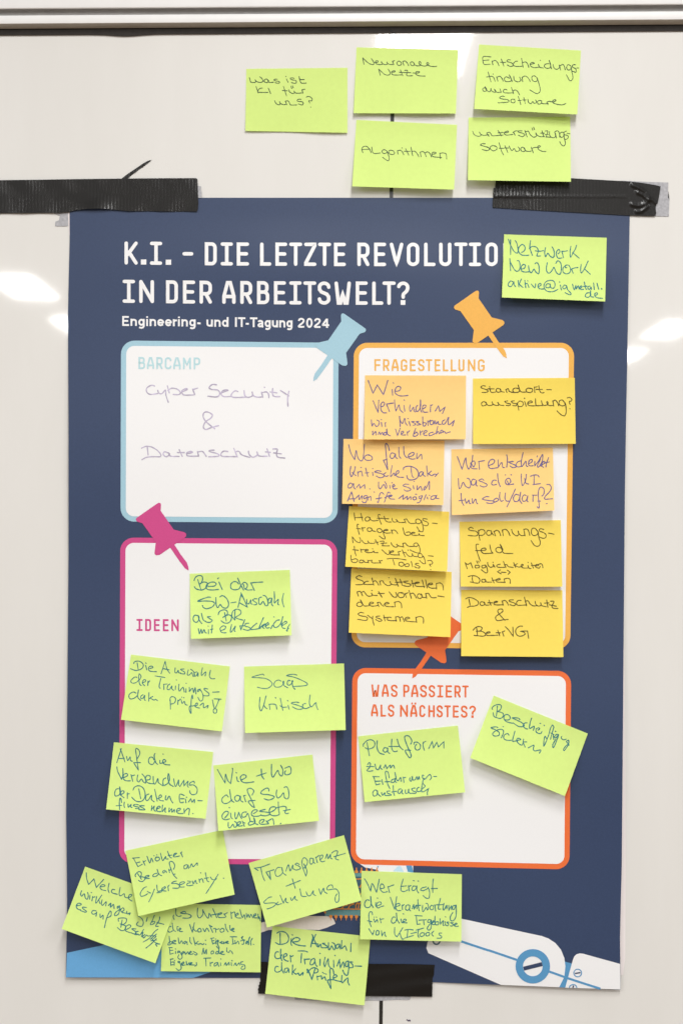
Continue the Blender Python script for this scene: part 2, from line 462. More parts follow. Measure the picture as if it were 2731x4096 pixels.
caps_line(k2, 'R5', L2, 22, [(145, 343), (700, 350), (1400, 354), (1940, 354)], [(145, 488), (700, 494), (1400, 500), (1940, 501)])
k.build('headline', M['white'], pdep, poster, 2.2e-4); k2.build('headline', M['white'], pdep, poster, 2.2e-4)

# bold grotesque sub-title, centre lines in units of the x-height
h = .13
def el(cx, cy, rx_, ry_, n=16): return [(cx+rx_*math.cos(2*math.pi*i/n), cy+ry_*math.sin(2*math.pi*i/n)) for i in range(n)] + ['c']
SUB = {
 'E': (.80, [[(.74, 1.25), (h, 1.25), (h, .11), (.76, .11)], [(h, .7), (.68, .7)]]),
 'n': (.75, [[(h, 0), (h, 1)], [(h, .6), (.22, .8), (.38, .87), (.55, .8), (.62, .62), (.62, 0)]]),
 'u': (.75, [[(.62, 0), (.62, 1)], [(.62, .4), (.53, .2), (.37, .13), (.2, .2), (h, .38), (h, 1)]]),
 'g': (.76, [el(.37, .52, .24, .36), [(.62, 1), (.62, 0), (.54, -.2), (.36, -.26), (.12, -.2)]]),
 'i': (.28, [[(h, 0), (h, 1)], [(h, 1.16), (h, 1.37)]]),
 'e': (.74, [[(.13, .5), (.62, .5), (.6, .72), (.37, .88), (.17, .75), (.12, .5), (.18, .24), (.38, .12), (.63, .26)]]),
 'r': (.46, [[(h, 0), (h, 1)], [(h, .6), (.22, .8), (.46, .86)]]),
 'd': (.78, [el(.37, .5, .24, .37), [(.64, 0), (.64, 1.37)]]),
 'a': (.74, [[(.13, .74), (.22, .86), (.38, .89), (.55, .8), (.59, .62), (.59, .15), (.66, .0)], [(.59, .55), (.3, .48), (.13, .3), (.22, .13), (.42, .13), (.59, .32)]]),
 'I': (.28, [[(h, 0), (h, 1.36)]]),
 'T': (.86, [[(.0, 1.24), (.86, 1.24)], [(.43, 1.24), (.43, 0)]]),
 '-': (.44, [[(.04, .46), (.40, .46)]]),
 '2': (.74, [[(.13, .92), (.17, 1.14), (.37, 1.24), (.57, 1.13), (.6, .9), (.45, .62), (.2, .34), (.13, .12), (.68, .12)]]),
 '0': (.74, [el(.37, .68, .24, .57)]),
 '4': (.76, [[(.52, 0), (.52, 1.3)], [(.5, 1.26), (.1, .46), (.1, .38), (.74, .38)]]),
}
def sub_word(kx, txt, x0, x1):
    cx = 0; st = []
    for ch in txt:
        gw, gs = SUB[ch]
        for g_ in gs: st.append([p if p == 'c' else (cx+p[0], p[1]) for p in g_])
        cx += gw + (.09 if ch not in 'T' else .0)
    tot = cx-.09; sc = (x1-x0)/tot
    for g_ in st:
        cl = g_[-1] == 'c'; g_ = g_[:-1] if cl else g_
        rounded = len(g_) > 5 and not cl
        pts = [nat('R5', x0+px*sc, 632+(x0+px*sc-138)*.0102-py*44.5) for px, py in g_]
        kx.ribbon(catmull(pts, 3) if rounded else pts, 11.4/1.568, closed=cl, cap=False, step=9, flat=True)
k = Ink()
for tx, a0, a1 in (('Engineering-', 139, 634), ('und', 667, 809), ('IT-Tagung', 846, 1209), ('2024', 1240, 1438)): sub_word(k, tx, a0, a1)
k.build('subtitle', M['white'], pdep, poster, 2.2e-4)

# --- the four panels
def panel(label, quad, r, w, border_m, head_items, head_reg, head_w, tops, bots, head_m):
    p = sheet('panel', [rrect(*quad, r, w)], M['white'], pdep, 3.6e-4, poster); p['label'] = label
    ring_o = rrect(*quad, r); ring_i = rrect(*quad, r, w)
    polys = []
    n = len(ring_o)
    for i in range(n):
        j = (i+1) % n; polys.append([ring_o[i], ring_o[j], ring_i[j], ring_i[i]])
    sheet('panel_border', polys, border_m, pdep, 2.0e-4, p)
    if head_items:
        kk = Ink()
        for items, t, b in head_items: caps_line(kk, head_reg, items, head_w, t, b)
        kk.build('panel_heading', head_m, pdep, p, 5.6e-4)
    return p
p1 = panel('white panel with pale blue border headed BARCAMP', [(485, 1362), (1354, 1371), (1350, 2093), (483, 2086)], 54, 21, M['sky'],
  [([('B', 164, 206), ('A', 217, 263), ('R', 276, 316), ('C', 329, 371), ('A', 382, 429), ('M', 443, 493), ('P', 510, 551)], [(164, 153), (551, 157)], [(164, 229), (551, 232)])], 'S1', 11, None, None, M['skytext'])
p2 = panel('white panel with amber border headed FRAGESTELLUNG', [(1415, 1371), (2295, 1371), (2279, 2597), (1405, 2589)], 54, 21, M['amber'],
  [([('F', 387, 427), ('R', 441, 481), ('A', 495, 539), ('G', 552, 593), ('E', 609, 646), ('S', 660, 701), ('T', 708, 750), ('E', 764, 801), ('L', 816, 851), ('L', 865, 901), ('U', 913, 951), ('N', 972, 1019), ('G', 1035, 1078)], [(388, 841), (1078, 842)], [(388, 916), (1078, 918)])], 'R6', 11, None, None, M['amber'])
p3 = panel('white panel with magenta border headed IDEEN', [(482, 2150), (1349, 2158), (1339, 3460), (477, 3453)], 54, 21, M['pink'],
  [([('I', 151, 191), ('D', 206, 244), ('E', 261, 299), ('E', 317, 354), ('N', 370, 417)], [(151, 746), (417, 748)], [(151, 821), (417, 824)])], 'S4', 11.5, None, None, M['pink'])
p4 = panel('white panel with orange border asking WAS PASSIERT ALS NÄCHSTES', [(1409, 2671), (2283, 2684), (2276, 3478), (1402, 3457)], 54, 21, M['orange'],
  [([('W', 147, 191), ('A', 205, 244), ('S', 256, 293), ('P', 325, 359), ('A', 369, 409), ('S', 419, 457), ('S', 467, 503), ('I', 514, 549), ('E', 562, 598), ('R', 611, 646), ('T', 654, 691)], [(147, 192), (691, 199)], [(147, 262), (691, 267)]),
   ([('A', 145, 184), ('L', 198, 229), ('S', 239, 275), ('N', 307, 351), ('Ä', 364, 403), ('C', 415, 448), ('H', 465, 501), ('S', 511, 546), ('T', 554, 591), ('E', 602, 636), ('S', 647, 684), ('?', 694, 731)], [(145, 304), (731, 312)], [(145, 372), (731, 380)])], 'S6', 10, None, None, M['orange'])
# printed drawing pins
PIN = [(1018, 416), (1030, 411), (1039, 414), (1042, 424), (1040, 461), (1122, 580), (1188, 596), (1200, 606), (1200, 620), (1194, 628), (1126, 674),
       (1166, 736), (1204, 786), (1213, 812), (1216, 836), (1194, 824), (1157, 776), (1100, 693), (1034, 738), (1012, 741), (1002, 732), (1002, 720),
       (1010, 659), (926, 540), (892, 529), (885, 518), (888, 507)]
def pin(fn, m, parent, label):
    o = sheet('printed_pin', [[nat('R6', *fn(x, y)) for x, y in PIN]], m, pdep, 7.2e-4, parent); o['label'] = label
ax, ay = nat('R6', 0, 0)
def to6(reg, x, y):
    a, b = nat(reg, x, y); return (a-1250)*1.568, (b-900)*1.568
pin(lambda x, y: (1220-x, y+143), M['sky'], p1, 'pale blue printed drawing pin')
pin(lambda x, y: (x, y), M['amber'], p2, 'amber printed drawing pin')
q = to6('S4', 0, 0); pin(lambda x, y: (q[0]+x-737, q[1]+y-394), M['pink'], p3, 'magenta printed drawing pin')
q2 = to6('S3', 0, 0); pin(lambda x, y: (q2[0]+1683-x, q2[1]+y+283), M['orange'], p4, 'orange printed drawing pin')

# --- printed illustration along the bottom
def bot_y(x): return interp(BOT, x) - .5
def circle(reg, cx, cy, r, n=36): return npts(reg, [(cx+r*math.cos(2*math.pi*i/n), cy+r*math.sin(2*math.pi*i/n)) for i in range(n)])
b0 = [(264.5, bot_y(264)), (772, bot_y(772))]
sheet('blue_shape', [npts('S7', [(68, 978), (330, 922), (700, 850), (900, 900), (1130, 1085), (1060, 1115), (945, 1153)]) + [(600, bot_y(600)), (265, bot_y(265))]], M['blue'], pdep, 2e-4, poster)
sheet('robot_finger', [npts('S8', [(20, 800), (60, 740), (150, 690), (300, 660), (450, 649), (560, 650), (590, 656), (604, 672), (614, 697), (560, 722), (510, 737), (360, 733), (195, 737), (152, 752), (80, 780)])], M['cream'], pdep, 2e-4, poster)
# circuit chip
chip = sheet('circuit_chip', [npts('S8', [(548, 648), (552, 612), (520, 400), (690, 380), (930, 378), (930, 648)])], M['teal'], pdep, 2e-4, poster)
sheet('chip_core', [npts('S8', [(575, 612), (560, 402), (930, 402), (930, 612)])], M['tealdark'], pdep, 4e-4, chip)
for i in range(6):
    x = 585+32*i
    sheet('chip_lead', [npts('S8', [(x-9, 643), (x+9, 643), (x+10, 656), (x+3, 664), (x+1, 678), (x-1, 678), (x-3, 664), (x-10, 656)])], M['copper'], pdep, 6e-4, chip)
for i in range(5):
    x = 745+32*i
    sheet('chip_lead', [npts('S8', [(x-10, 380), (x+10, 380), (x+10, 368), (x+4, 360), (x+3, 345), (x-3, 345), (x-4, 360), (x-10, 368)])], M['copper'], pdep, 6e-4, chip)
sheet('chip_lead', [npts('S8', [(538, 620), (552, 618), (556, 630), (548, 634)])], M['copper'], pdep, 6e-4, chip)
kk = Ink()
for pl in ([(600, 604), (780, 607)], [(650, 604), (668, 585), (690, 580)], [(693, 604), (702, 585), (722, 575)], [(700, 575), (715, 568)], [(742, 606), (742, 578), (752, 568)], [(757, 606), (760, 575), (772, 566)],
           [(735, 418), (780, 416)], [(765, 470), (780, 445)], [(765, 520), (780, 500)]):
    kk.ribbon(npts('S8', pl), 4.5)
for c in ((655, 602), (700, 573), (724, 573), (752, 570)): kk.ribbon(npts('S8', [(c[0]-3, c[1]), (c[0]+3, c[1])]), 7)
kk.build('chip_traces', M['copper'], pdep, chip, 6e-4)
hand = sheet('robot_hand', [npts('S8', [(760, 318), (1100, 330), (1100, 400), (900, 400), (880, 360), (800, 345)])], M['white'], pdep, 1.2e-4, poster)
sheet('hand_facet', [npts('S8', [(1056, 332), (1092, 333), (1102, 376), (1066, 372)])], M['steel'], pdep, 2.8e-4, hand)
sheet('hand_facet', [npts('S8', [(1000, 340), (1022, 334), (1042, 372), (975, 368), (990, 352)])], M['ice'], pdep, 2.8e-4, hand)
sheet('hand_facet', [npts('S8', [(874, 335), (884, 335), (880, 352)])], M['steel'], pdep, 2.8e-4, hand)
# robot arm at the lower right
armp = npts('S8', [(1195, 882), (1183, 850), (1190, 815), (1215, 770), (1290, 700), (1350, 672), (1403, 667)]) + npts('T1', [(180, 353), (430, 407), (680, 461)]) + npts('T1', [(722, 476), (765, 504), (800, 545), (822, 598), (829, 650), (822, 718), (790, 782)])
bx = nat('T1', 790, 782)[0]; bx2 = nat('T1', 425, 768)[0]
armp += [(bx-4, bot_y(bx-4)), (2120, bot_y(2120)), (bx2, bot_y(bx2))]
arm = sheet('robot_arm', [armp], M['white'], pdep, 3.2e-4, poster)
sheet('arm_cuff', [npts('T1', [(760, 600), (828, 622), (870, 634), (830, 785)]) + [(nat('T1', 780, 0)[0], bot_y(nat('T1', 780, 0)[0]))]], M['steel'], pdep, 1.8e-4, arm)
rp = npts('T1', [(828, 785), (876, 610), (884, 590), (898, 576), (918, 570), (940, 572), (1171, 636), (1173.5, 796)])
sheet('arm_plate', [rp], M['white'], pdep, 3.4e-4, arm)
kk = Ink()
kk.ribbon(npts('S8', [(1400, 808), (1568, 864)]) + npts('T1', [(350, 551), (525, 611)]), 9, cap=False)
kk.build('arm_line', M['steel'], pdep, arm, 5.2e-4); kk = Ink()
kk.ribbon(npts('T1', [(728, 684), (850, 728), (1048, 792)]), 9, cap=False)
kk.build('arm_line', M['steel'], pdep, arm, 5.2e-4)
def annulus(name, reg, cx, cy, R, r, m, par, lift):
    a = circle(reg, cx, cy, R); b = circle(reg, cx, cy, r); n = len(a)
    return sheet(name, [[a[i], a[(i+1) % n], b[(i+1) % n], b[i]] for i in range(n)], m, pdep, lift, par)
annulus('joint_ring', 'T1', 625, 651, 108, 62, M['steel'], arm, 8e-4)
kk = Ink(); kk.ribbon(npts('T1', [(567, 666), (684, 637)]), 16, cap=False); kk.build('screw_slot', M['navy'], pdep, arm, 8e-4)
annulus('screw_ring', 'T1', 906, 693, 27, 21, M['steel'], arm, 8e-4)
kk = Ink(); kk.ribbon(npts('T1', [(889, 696), (923, 690)]), 5, cap=False); kk.build('screw_slot', M['navy'], pdep, arm, 8e-4)
kk = Ink(); kk.ribbon(npts('T1', [(853, 786), (857, 775), (866, 768), (878, 765), (890, 768), (898, 776), (901, 787)]), 4, cap=False); kk.build('screw_ring', M['steel'], pdep, arm, 8e-4)
kk = Ink(); kk.ribbon(npts('T1', [(880, 772), (876, 787)]), 5, cap=False); kk.build('screw_slot', M['navy'], pdep, arm, 8e-4)
annulus('screw_ring', 'S8', 1246, 805, 26, 17, M['tealdark'], arm, 8e-4)

# ------------------------------------------------------------------ handwriting
# pen strokes of every note, measured on enlarged crops: (origin x, origin y, zoom, strokes); '!' marks a sharp corner
WRITING = {}
WRITING['was_ist'] = (980, 280, 5.6, '''
98,165 112,215 128,272! 150,275 210,280 245,262 228,220 260,258 320,276 380,270 405,240 375,185 328,152|525,240 500,208 455,205 430,240 450,275 500,278 530,240 515,222 530,265 560,280 640,272|722,205 670,205 648,222 680,240 760,255 775,280 730,297 675,280|930,200 965,278|914,142 919,146|1100,188 1060,175 1015,185 1040,215 1120,230 1155,265 1120,298 1040,280|1213,145 1230,230 1265,292 1370,290|1220,213 1325,213
248,365 297,512|388,403 330,415 292,460 290,490 340,500 515,502|522,402 575,528|862,365 930,578|838,458 948,465|980,440 1000,490 1060,522 1110,510 1098,465 1120,505 1180,520 1270,512|1275,440 1298,520|1275,455 1300,435 1340,430|1030,362 1048,410|1062,355 1082,400
665,688 690,740 740,778 790,765 772,708 800,750 860,775 915,770|905,700 935,780|905,700 950,688 990,720 1020,780 1160,782|1255,655 1200,655 1168,680 1200,705 1280,710 1305,750 1275,782 1195,758|1372,608 1420,592 1475,610 1505,650 1490,688 1430,690 1450,738|1470,828 1474,832''')
WRITING['neuronale'] = (1430, 210, 4.612, '''
118,220! 93,97! 180,180 240,215 290,222 295,180 252,110|305,180 355,185 378,160 345,150 330,175 345,210 410,222 455,212 435,165 455,200 505,222 550,210 535,172 555,205 610,222 665,218|640,160 665,222|640,162 680,150|760,155 722,185 735,225 775,238 805,210 790,170 755,155|830,170 850,235|830,165 870,155 910,185 940,242|1035,190 1000,170 970,190 985,235 1025,240 1045,215 1030,190 1050,225 1100,245 1150,235 1165,195 1145,165 1125,185 1150,225 1210,248 1260,245 1305,215 1300,190 1275,190 1280,225 1340,250 1400,258 1455,253
418,420! 385,302! 450,365 510,410 575,415 600,375 562,308|620,360 675,360 690,340 650,340 625,370 640,405 700,415 805,412|787,320 830,430|768,365 980,372|868,330 910,328 920,360 900,400 925,430 1012,428|1015,375 1100,380 1140,360 1110,348 1070,365 1075,400 1130,428 1240,435''')
WRITING['entscheidung'] = (1910, 200, 3.733, '''
195,102 80,100 78,180 100,215 180,212|80,155 165,150|210,160 225,220|212,175 255,155 290,180 315,235|350,135 388,240|335,182 415,185|485,148 450,145 435,170 500,190 525,225 490,245 438,222|592,168 560,170 530,205 540,235 590,245 660,242|652,125 675,255|665,190 710,178 740,205 760,262|780,215 840,200 820,185 785,200 785,235 830,262 890,260 915,250 900,210 920,255 975,268|930,153 934,157|1060,205 1010,210 990,240 1020,270 1075,265 1085,220 1063,150 1085,230 1098,282|1122,215 1135,265 1175,288 1215,265 1212,220 1235,300|1225,235 1265,215 1290,245 1302,298|1385,235 1345,220 1322,260 1345,298 1385,285 1390,245 1400,310 1418,400 1400,450 1365,450 1322,370|1458,220 1420,220 1412,255 1460,280 1460,330 1400,310|1475,268 1505,268
152,328 195,475|132,403 205,392 235,410 258,465|226,356 230,360|280,400 298,465|280,410 320,392 355,415 378,465|470,420 420,400 395,430 415,468 480,468 500,440 467,368 500,440 515,470|535,390 545,450 600,475 640,450 620,400 645,445|660,405 668,470|660,410 700,388 745,410 780,470|885,420 850,388 810,395 808,440 840,470 885,460 888,425 925,560 925,620 890,650 850,640 775,595
130,580 100,565 72,580 85,615 125,610 130,580 105,548 130,600 180,622 195,575 205,610 250,630 270,615 245,585 265,620 300,632 350,630|330,580 348,630|435,595 400,585 380,610 400,638 530,640|500,558 532,650|520,610 560,597 590,615 622,668
398,695 360,688 325,710 360,730 440,740 465,765 430,780 300,787|545,735 505,735 490,765 515,787 550,780 550,745 540,735|603,693 640,815|598,752 648,752|685,710 707,800|668,745 718,745|745,735 755,780 790,800 820,770 835,795 875,780 860,745|945,755 905,755 888,785 910,808 945,795 950,760 955,795 1000,803 1050,795|1030,775 1045,815|1030,780 1060,765 1120,775 1165,755 1150,740 1120,755 1120,785 1180,810 1260,818 1312,798''')
WRITING['algorithmen'] = (1430, 560, 3.92, '''
82,200! 65,140 90,105 140,100 185,140 212,200|70,148 190,143|220,110 245,205 355,203|460,175 415,150 380,175 405,210 455,200 462,180 490,260 490,310 465,322 393,272|560,170 515,158 485,180 500,215 555,228 578,200 555,168|625,165 630,222|622,170 665,160 700,185 720,230|694,122 698,126|750,135 800,238|730,177 822,177|834,113 862,248|845,180 890,175 925,205 958,262|978,190 992,262|980,190 1020,180 1050,205 1072,260|1055,200 1095,185 1130,210 1155,265|1160,225 1225,210 1215,192 1175,195 1160,230 1190,262 1315,273|1285,205 1295,290|1285,210 1335,202 1385,220 1392,298''')
WRITING['unterstuetzung'] = (1870, 490, 3.733, '''
72,130 95,180 150,205 195,190 170,140 195,175 240,192 310,180|280,155 315,205|280,160 320,145 350,175 370,198 525,187|450,118 500,200|450,155 525,148|545,155 600,145 600,128 555,140 545,170 580,187 670,178|680,140 705,190|675,150 700,130 735,122|808,125 760,125 750,140 830,165 848,190 810,210 755,190|850,118 885,215|858,140 900,130 930,180 980,218 1025,200 1012,155 1040,195 1090,212 1140,208|955,80 968,113|980,70 993,105|1105,122 1135,215|1085,158 1140,158|1152,128 1188,125 1190,150 1165,215! 1240,220|1152,180 1200,178|1218,135 1220,190 1250,222 1295,222 1310,180 1295,145|1297,145 1322,232|1300,135 1340,125 1365,165 1370,218|1425,145 1385,150 1370,190 1395,222 1430,200 1430,150 1440,240 1455,310 1430,350 1395,330 1370,288|1470,128 1435,145 1440,180 1490,195 1495,230 1460,252 1435,235|1480,160 1523,168
260,318 215,315 188,335 230,350 310,375 320,405 280,418 215,402|410,355 370,342 335,365 340,400 385,422 430,400 430,365 400,345|465,302 500,420 532,482|465,385 535,385|553,345 595,445|545,380 605,380|615,350 635,395 660,418 690,390 720,430 765,420 770,390 750,365|845,395 820,368 790,385 800,425 845,430 852,400 840,375 860,420 910,432 945,425|945,370 975,452|955,385 1000,372 1060,370 1082,355 1062,345 1040,365 1060,405 1110,430 1165,433''')
WRITING['netzwerk'] = (2000, 930, 3.733, '''
118,102 148,180|152,110 152,328|150,180 195,270 250,308 262,250 245,160 220,120|315,296 350,280 370,230 345,185 315,182 275,225 272,285 310,330 370,342 425,338|450,122 440,230 478,342|430,242 470,210 530,215 565,265 545,340 560,352 600,348|520,272 580,280 640,270|672,228 660,300 675,358 705,310 740,350 785,374 803,330 795,260 772,215|858,318 885,295 880,260 855,260 832,310 850,370 880,386 915,380|910,280 960,280 1000,272|918,285 940,375|1052,205 1040,280 1045,365 1080,310 1120,240 1135,190|1080,300 1130,345 1175,382
140,385 152,570|148,440 200,540 245,580 285,550 292,470 275,425 250,420|320,545 360,530 372,490 345,475 312,505 310,560 350,588 430,586|420,495 430,560 462,600 500,548 530,590 570,612 580,540 565,470 540,450 515,465|700,450 685,540 700,595 735,605 770,565 800,522 830,590 880,625 905,580 908,490 885,435 850,425 828,460|975,490 935,530 935,590 985,618 1035,595 1045,540 1020,490 980,488 965,520 990,525|1060,545 1085,610|1060,545 1110,528 1158,524|1205,475 1195,560 1210,600 1260,530 1308,425|1258,545 1300,585 1340,622
185,735 150,725 115,770 130,805 165,800 195,750 200,735 205,780 228,808|265,715 275,815|312,695 280,770|278,770 335,820|365,715 378,825|365,770 400,760 415,790 425,818|405,718 409,724|460,770 515,825 525,765|560,810 600,790 605,765 575,765 560,810 590,840 645,842|735,770 700,765 675,800 695,825 735,815 745,770 750,820 790,830 815,790 800,730 745,712 680,735 650,790 665,850 720,882 790,880 855,850|895,785 905,840 915,855|880,735 888,742|985,795 955,785 930,815 945,840 980,825 990,800 1000,850 1050,905 1045,928 1010,920 965,898|1075,770 1100,855 1125,790 1130,845 1160,795 1175,845|1185,835 1215,815 1205,795 1185,820 1200,850 1240,848|1250,738 1275,840 1285,845|1235,805 1290,800|1335,800 1310,805 1305,835 1330,850 1350,815 1358,850|1390,755 1400,850|1440,755 1465,848|1506,834 1515,842 1508,848
1330,900 1290,905 1265,945 1290,968 1335,950 1345,865 1350,950 1390,965|1405,940 1445,925 1440,900 1410,910 1410,950 1450,975 1525,982''')
WRITING['wie_verhindern'] = (1450, 1490, 3.733, '''
82,118 155,310! 218,185! 310,332! 375,118|440,250 448,340|455,152 462,157|490,280 545,270 568,230 540,205 500,225 480,290 520,335 580,350 675,342
155,420 230,600! 240,412|270,510 310,500 325,460 300,440 270,480 275,560 310,600 355,600|355,470 400,582|355,470 455,455|475,408 480,490 495,575! 540,485 555,550 600,598|615,490 628,578|615,408 625,416|710,485 700,540 715,580 755,520 765,570 785,590|820,490 795,520 800,580 840,560 865,490 862,410 860,540 880,590|890,545 935,520 940,490 905,490 890,540 910,590 970,590|1012,485 1010,588|1015,495 1042,480|1082,575 1130,495! 1150,580! 1230,515! 1190,612
130,705 140,800 165,760 205,805 240,780 245,730 215,710|278,745 288,805|275,702 283,706|335,750 340,808|335,760 345,748|550,655 560,805|555,700 590,760 625,685 635,745 665,790|690,730 710,795|672,685 680,690|775,730 730,735 780,760 790,775 755,788|835,730 800,735 850,765 860,775 810,785|895,662 900,790 935,790 945,755 910,750|970,720 975,790|972,745 1010,710|1040,715 1005,735 1010,775 1045,770 1060,720 1065,765|1085,720 1090,770 1125,730 1130,770 1165,775|1225,705 1190,730 1190,770 1230,760 1280,670 1274,740 1290,780 1370,712! 1338,798
150,875 150,930 190,880 200,930|230,925 250,890 265,925 290,895 305,930|355,895 320,900 315,930 350,925 360,845 370,920 412,945|490,845 520,945! 560,830|575,915 610,895 600,875 575,890 580,930 640,932|665,885 670,940|668,900 700,868|790,835 755,940 790,950 825,920 800,890 775,915|855,870 862,935|860,900 895,870|915,910 960,880 940,865 910,890 915,935 960,940|1050,890 1000,905 985,935 1020,940 1080,910|1120,805 1095,915 1125,880 1140,915|1150,905 1195,885 1180,860 1160,880 1170,905|1195,895 1220,880 1240,905 1305,885''')
WRITING['standort'] = (1900, 1520, 3.733, '''
150,92 110,85 82,108 110,125 180,150 185,175 150,185 100,185|212,97 225,165 245,185 300,180|185,132 278,132|370,135 335,125 310,145 325,180 375,175 378,145 370,135 385,170 430,180|455,140 470,185|455,145 490,130 505,165 540,182 600,185|650,130 590,120 558,150 580,185 640,180 660,150 637,70 660,145 690,178 765,178|820,130 785,120 755,145 775,180 830,183 855,150 835,125 800,122|880,105 888,185|880,110 920,100|945,85 960,160 985,192 1025,187|905,140 1000,140|1065,142 1132,146
160,345 130,322 92,345 105,385 155,375 165,345 155,330 185,375 230,378 260,365 247,322 270,365 330,380 350,360 330,328 360,370 425,380|482,312 440,320 470,345 520,355 510,380 458,378|580,310 535,320 565,345 615,355 605,385 558,378|625,340 648,448|628,345 660,315 700,325 715,360 690,395 630,390|735,318 758,392|730,270 737,275|790,345 845,335 840,315 800,318 778,350 800,380 860,385 960,382|897,280 900,345 915,382 1000,380|985,310 1000,360 1030,380 1080,365 1080,325 1065,330 1080,370 1120,382 1165,378|1155,310 1168,388|1155,320 1190,300 1220,330 1242,382|1335,350 1300,300 1255,310 1250,360 1290,385 1335,375 1342,345 1355,450 1345,515 1320,535 1275,515 1217,460|1368,268 1405,260 1438,285 1430,315 1400,320 1412,365|1408,427 1413,431''')
WRITING['wo_fallen'] = (1360, 1750, 3.733, '''
128,108 160,230 220,335! 238,195 265,300 312,350 345,300 362,100|430,255 380,270 360,310 400,340 465,335 480,300 440,262 425,270|735,195 715,120 680,90 680,180 710,480! 645,340! 700,325|810,240 770,230 745,270 760,310 800,300 825,245 825,290 855,315|875,148 880,270 905,310|948,135 955,250 995,302|1015,290 1080,270 1105,235 1070,225 1020,260 1025,305 1070,322 1115,318|1145,235 1145,315 1200,255 1215,262 1218,320
160,430 148,520 170,585 215,490 225,435|180,520 235,570|262,510 270,580|265,525 310,500 325,530 335,575|308,445 316,448|380,455 412,582|375,530 425,525|485,520 490,565|485,462 489,466|610,505 560,495 515,515 600,535 655,560 640,590 590,600 540,575|680,525 650,550 680,580 720,570|775,420 750,580 800,530 810,570|815,565 870,530 870,495 840,510 830,560 870,590 945,595|945,478 950,450 1000,430 1070,435 1140,475 1168,540 1150,600 1090,630 1030,630 1000,600 995,570|1055,440 1070,560 1095,598|1220,510 1185,525 1180,575 1215,565 1240,515 1240,560 1270,578|1290,422 1305,575|1310,545 1360,500|1320,540 1365,570 1410,545 1440,560|1462,530 1415,585
180,695 150,680 118,720 130,755 170,740 200,690 205,745 230,770|245,745 285,695! 300,755! 365,700! 368,760|440,765 447,769|575,665 575,735 600,765 650,700 680,760 695,730 680,680 665,660|740,715 745,755|772,675 778,678|790,735 815,720 800,700 780,725 800,765 848,762|1020,700 970,695 940,720 1010,745 1055,770 1030,795 980,798 955,780|1090,720 1100,768|1100,650 1106,657|1150,720 1150,780 1200,730 1220,790|1270,725 1245,770 1260,780 1300,720 1330,655 1330,780
110,950! 170,810! 195,900 208,955|130,920 210,910|220,920 280,860! 285,925 325,870 325,920|400,870 370,865 350,895 365,915 400,895 385,965 345,970 330,950|415,880 420,935|420,900 455,880 460,938|505,812 512,816|650,845 620,820 590,850 570,965 555,960|535,915 620,900|745,830 720,815 700,850 660,965|665,900 700,880 740,860|725,890 775,870 755,860 725,890 750,915 810,920|875,910 945,855! 940,920 1000,880 1000,925 1050,885 1055,925|1110,885 1085,900 1095,930 1135,920 1130,890 1105,885|1122,846 1142,848|1220,870 1180,880 1180,910 1215,895 1225,870 1190,960 1150,975|1280,855 1250,930|1300,890 1305,918|1330,862 1336,866|1420,870 1370,875 1350,910 1375,925 1410,910 1440,862 1430,905 1470,912''')
WRITING['wer_entscheidet'] = (1800, 1790, 3.733, '''
105,135 175,325! 228,155 240,240 275,322 320,220 335,115|300,235 350,200 370,240 345,290 320,250 305,250 320,310 400,318|425,215 435,325|420,210 510,195|575,270 640,240 660,195 630,175 585,200 565,260 590,310 640,312 705,300|712,185 715,295! 765,225 780,290 810,300|840,110 852,180 840,295|855,218 930,205|940,210 880,215 900,235 970,265 980,290 930,300 890,275|1045,200 1005,215 980,260 1010,290 1060,280|1085,75 1060,200 1065,285 1125,205 1130,265 1155,285|1165,245 1215,215 1220,180 1180,190 1165,250 1195,275 1235,270|1260,205 1258,275|1298,125 1293,140|1260,270 1320,195 1375,105 1370,200 1320,290 1300,270 1345,170|1330,280 1390,245 1410,215 1385,210 1360,270 1390,295|1465,150 1435,230 1425,290|1400,235 1475,215
120,465 130,600 155,600 190,520 230,580 285,600 305,540 280,470 250,460|370,480 335,475 310,520 330,560 370,545 390,490 385,560 405,575|500,490 475,470 425,490 490,520 545,550 535,580 490,588 445,570|685,490 640,490 615,540 640,560 690,550|705,390 715,500 740,575 750,575|850,500 870,540 900,510 885,465 845,465 820,510 840,550 880,555 945,545|820,407 826,409|905,407 912,408|1058,395 1060,500 1080,570 1125,480 1132,400|1110,460 1125,530 1170,545|1250,420 1248,550|1195,430 1240,412 1300,412 1325,440|1230,555 1345,538
160,685 170,800 200,862|130,795 205,785|220,765 240,830 275,785 285,830 305,838|325,765 335,830 375,770 390,820 408,840|575,735 530,735 480,770 560,790 640,800 645,825 590,835 540,825|690,755 650,780 655,815 700,800 720,775 690,755|740,670 735,740 755,800 790,790|822,680 815,760 840,800 870,800|970,620 905,760 845,885|1020,710 975,700 940,750 955,800 1000,805 1030,760 1050,660 1035,780 1065,832|1130,715 1095,710 1070,760 1085,800 1130,790 1155,720 1145,790 1160,810|1235,715 1232,805|1225,710 1290,712|1365,725 1395,690 1395,620 1350,590 1320,630 1310,720 1325,860 1320,905 1295,885|1300,800 1345,800|1440,552 1480,555 1505,600 1480,660 1415,730 1410,770 1460,770 1525,765|1432,838 1445,838''')
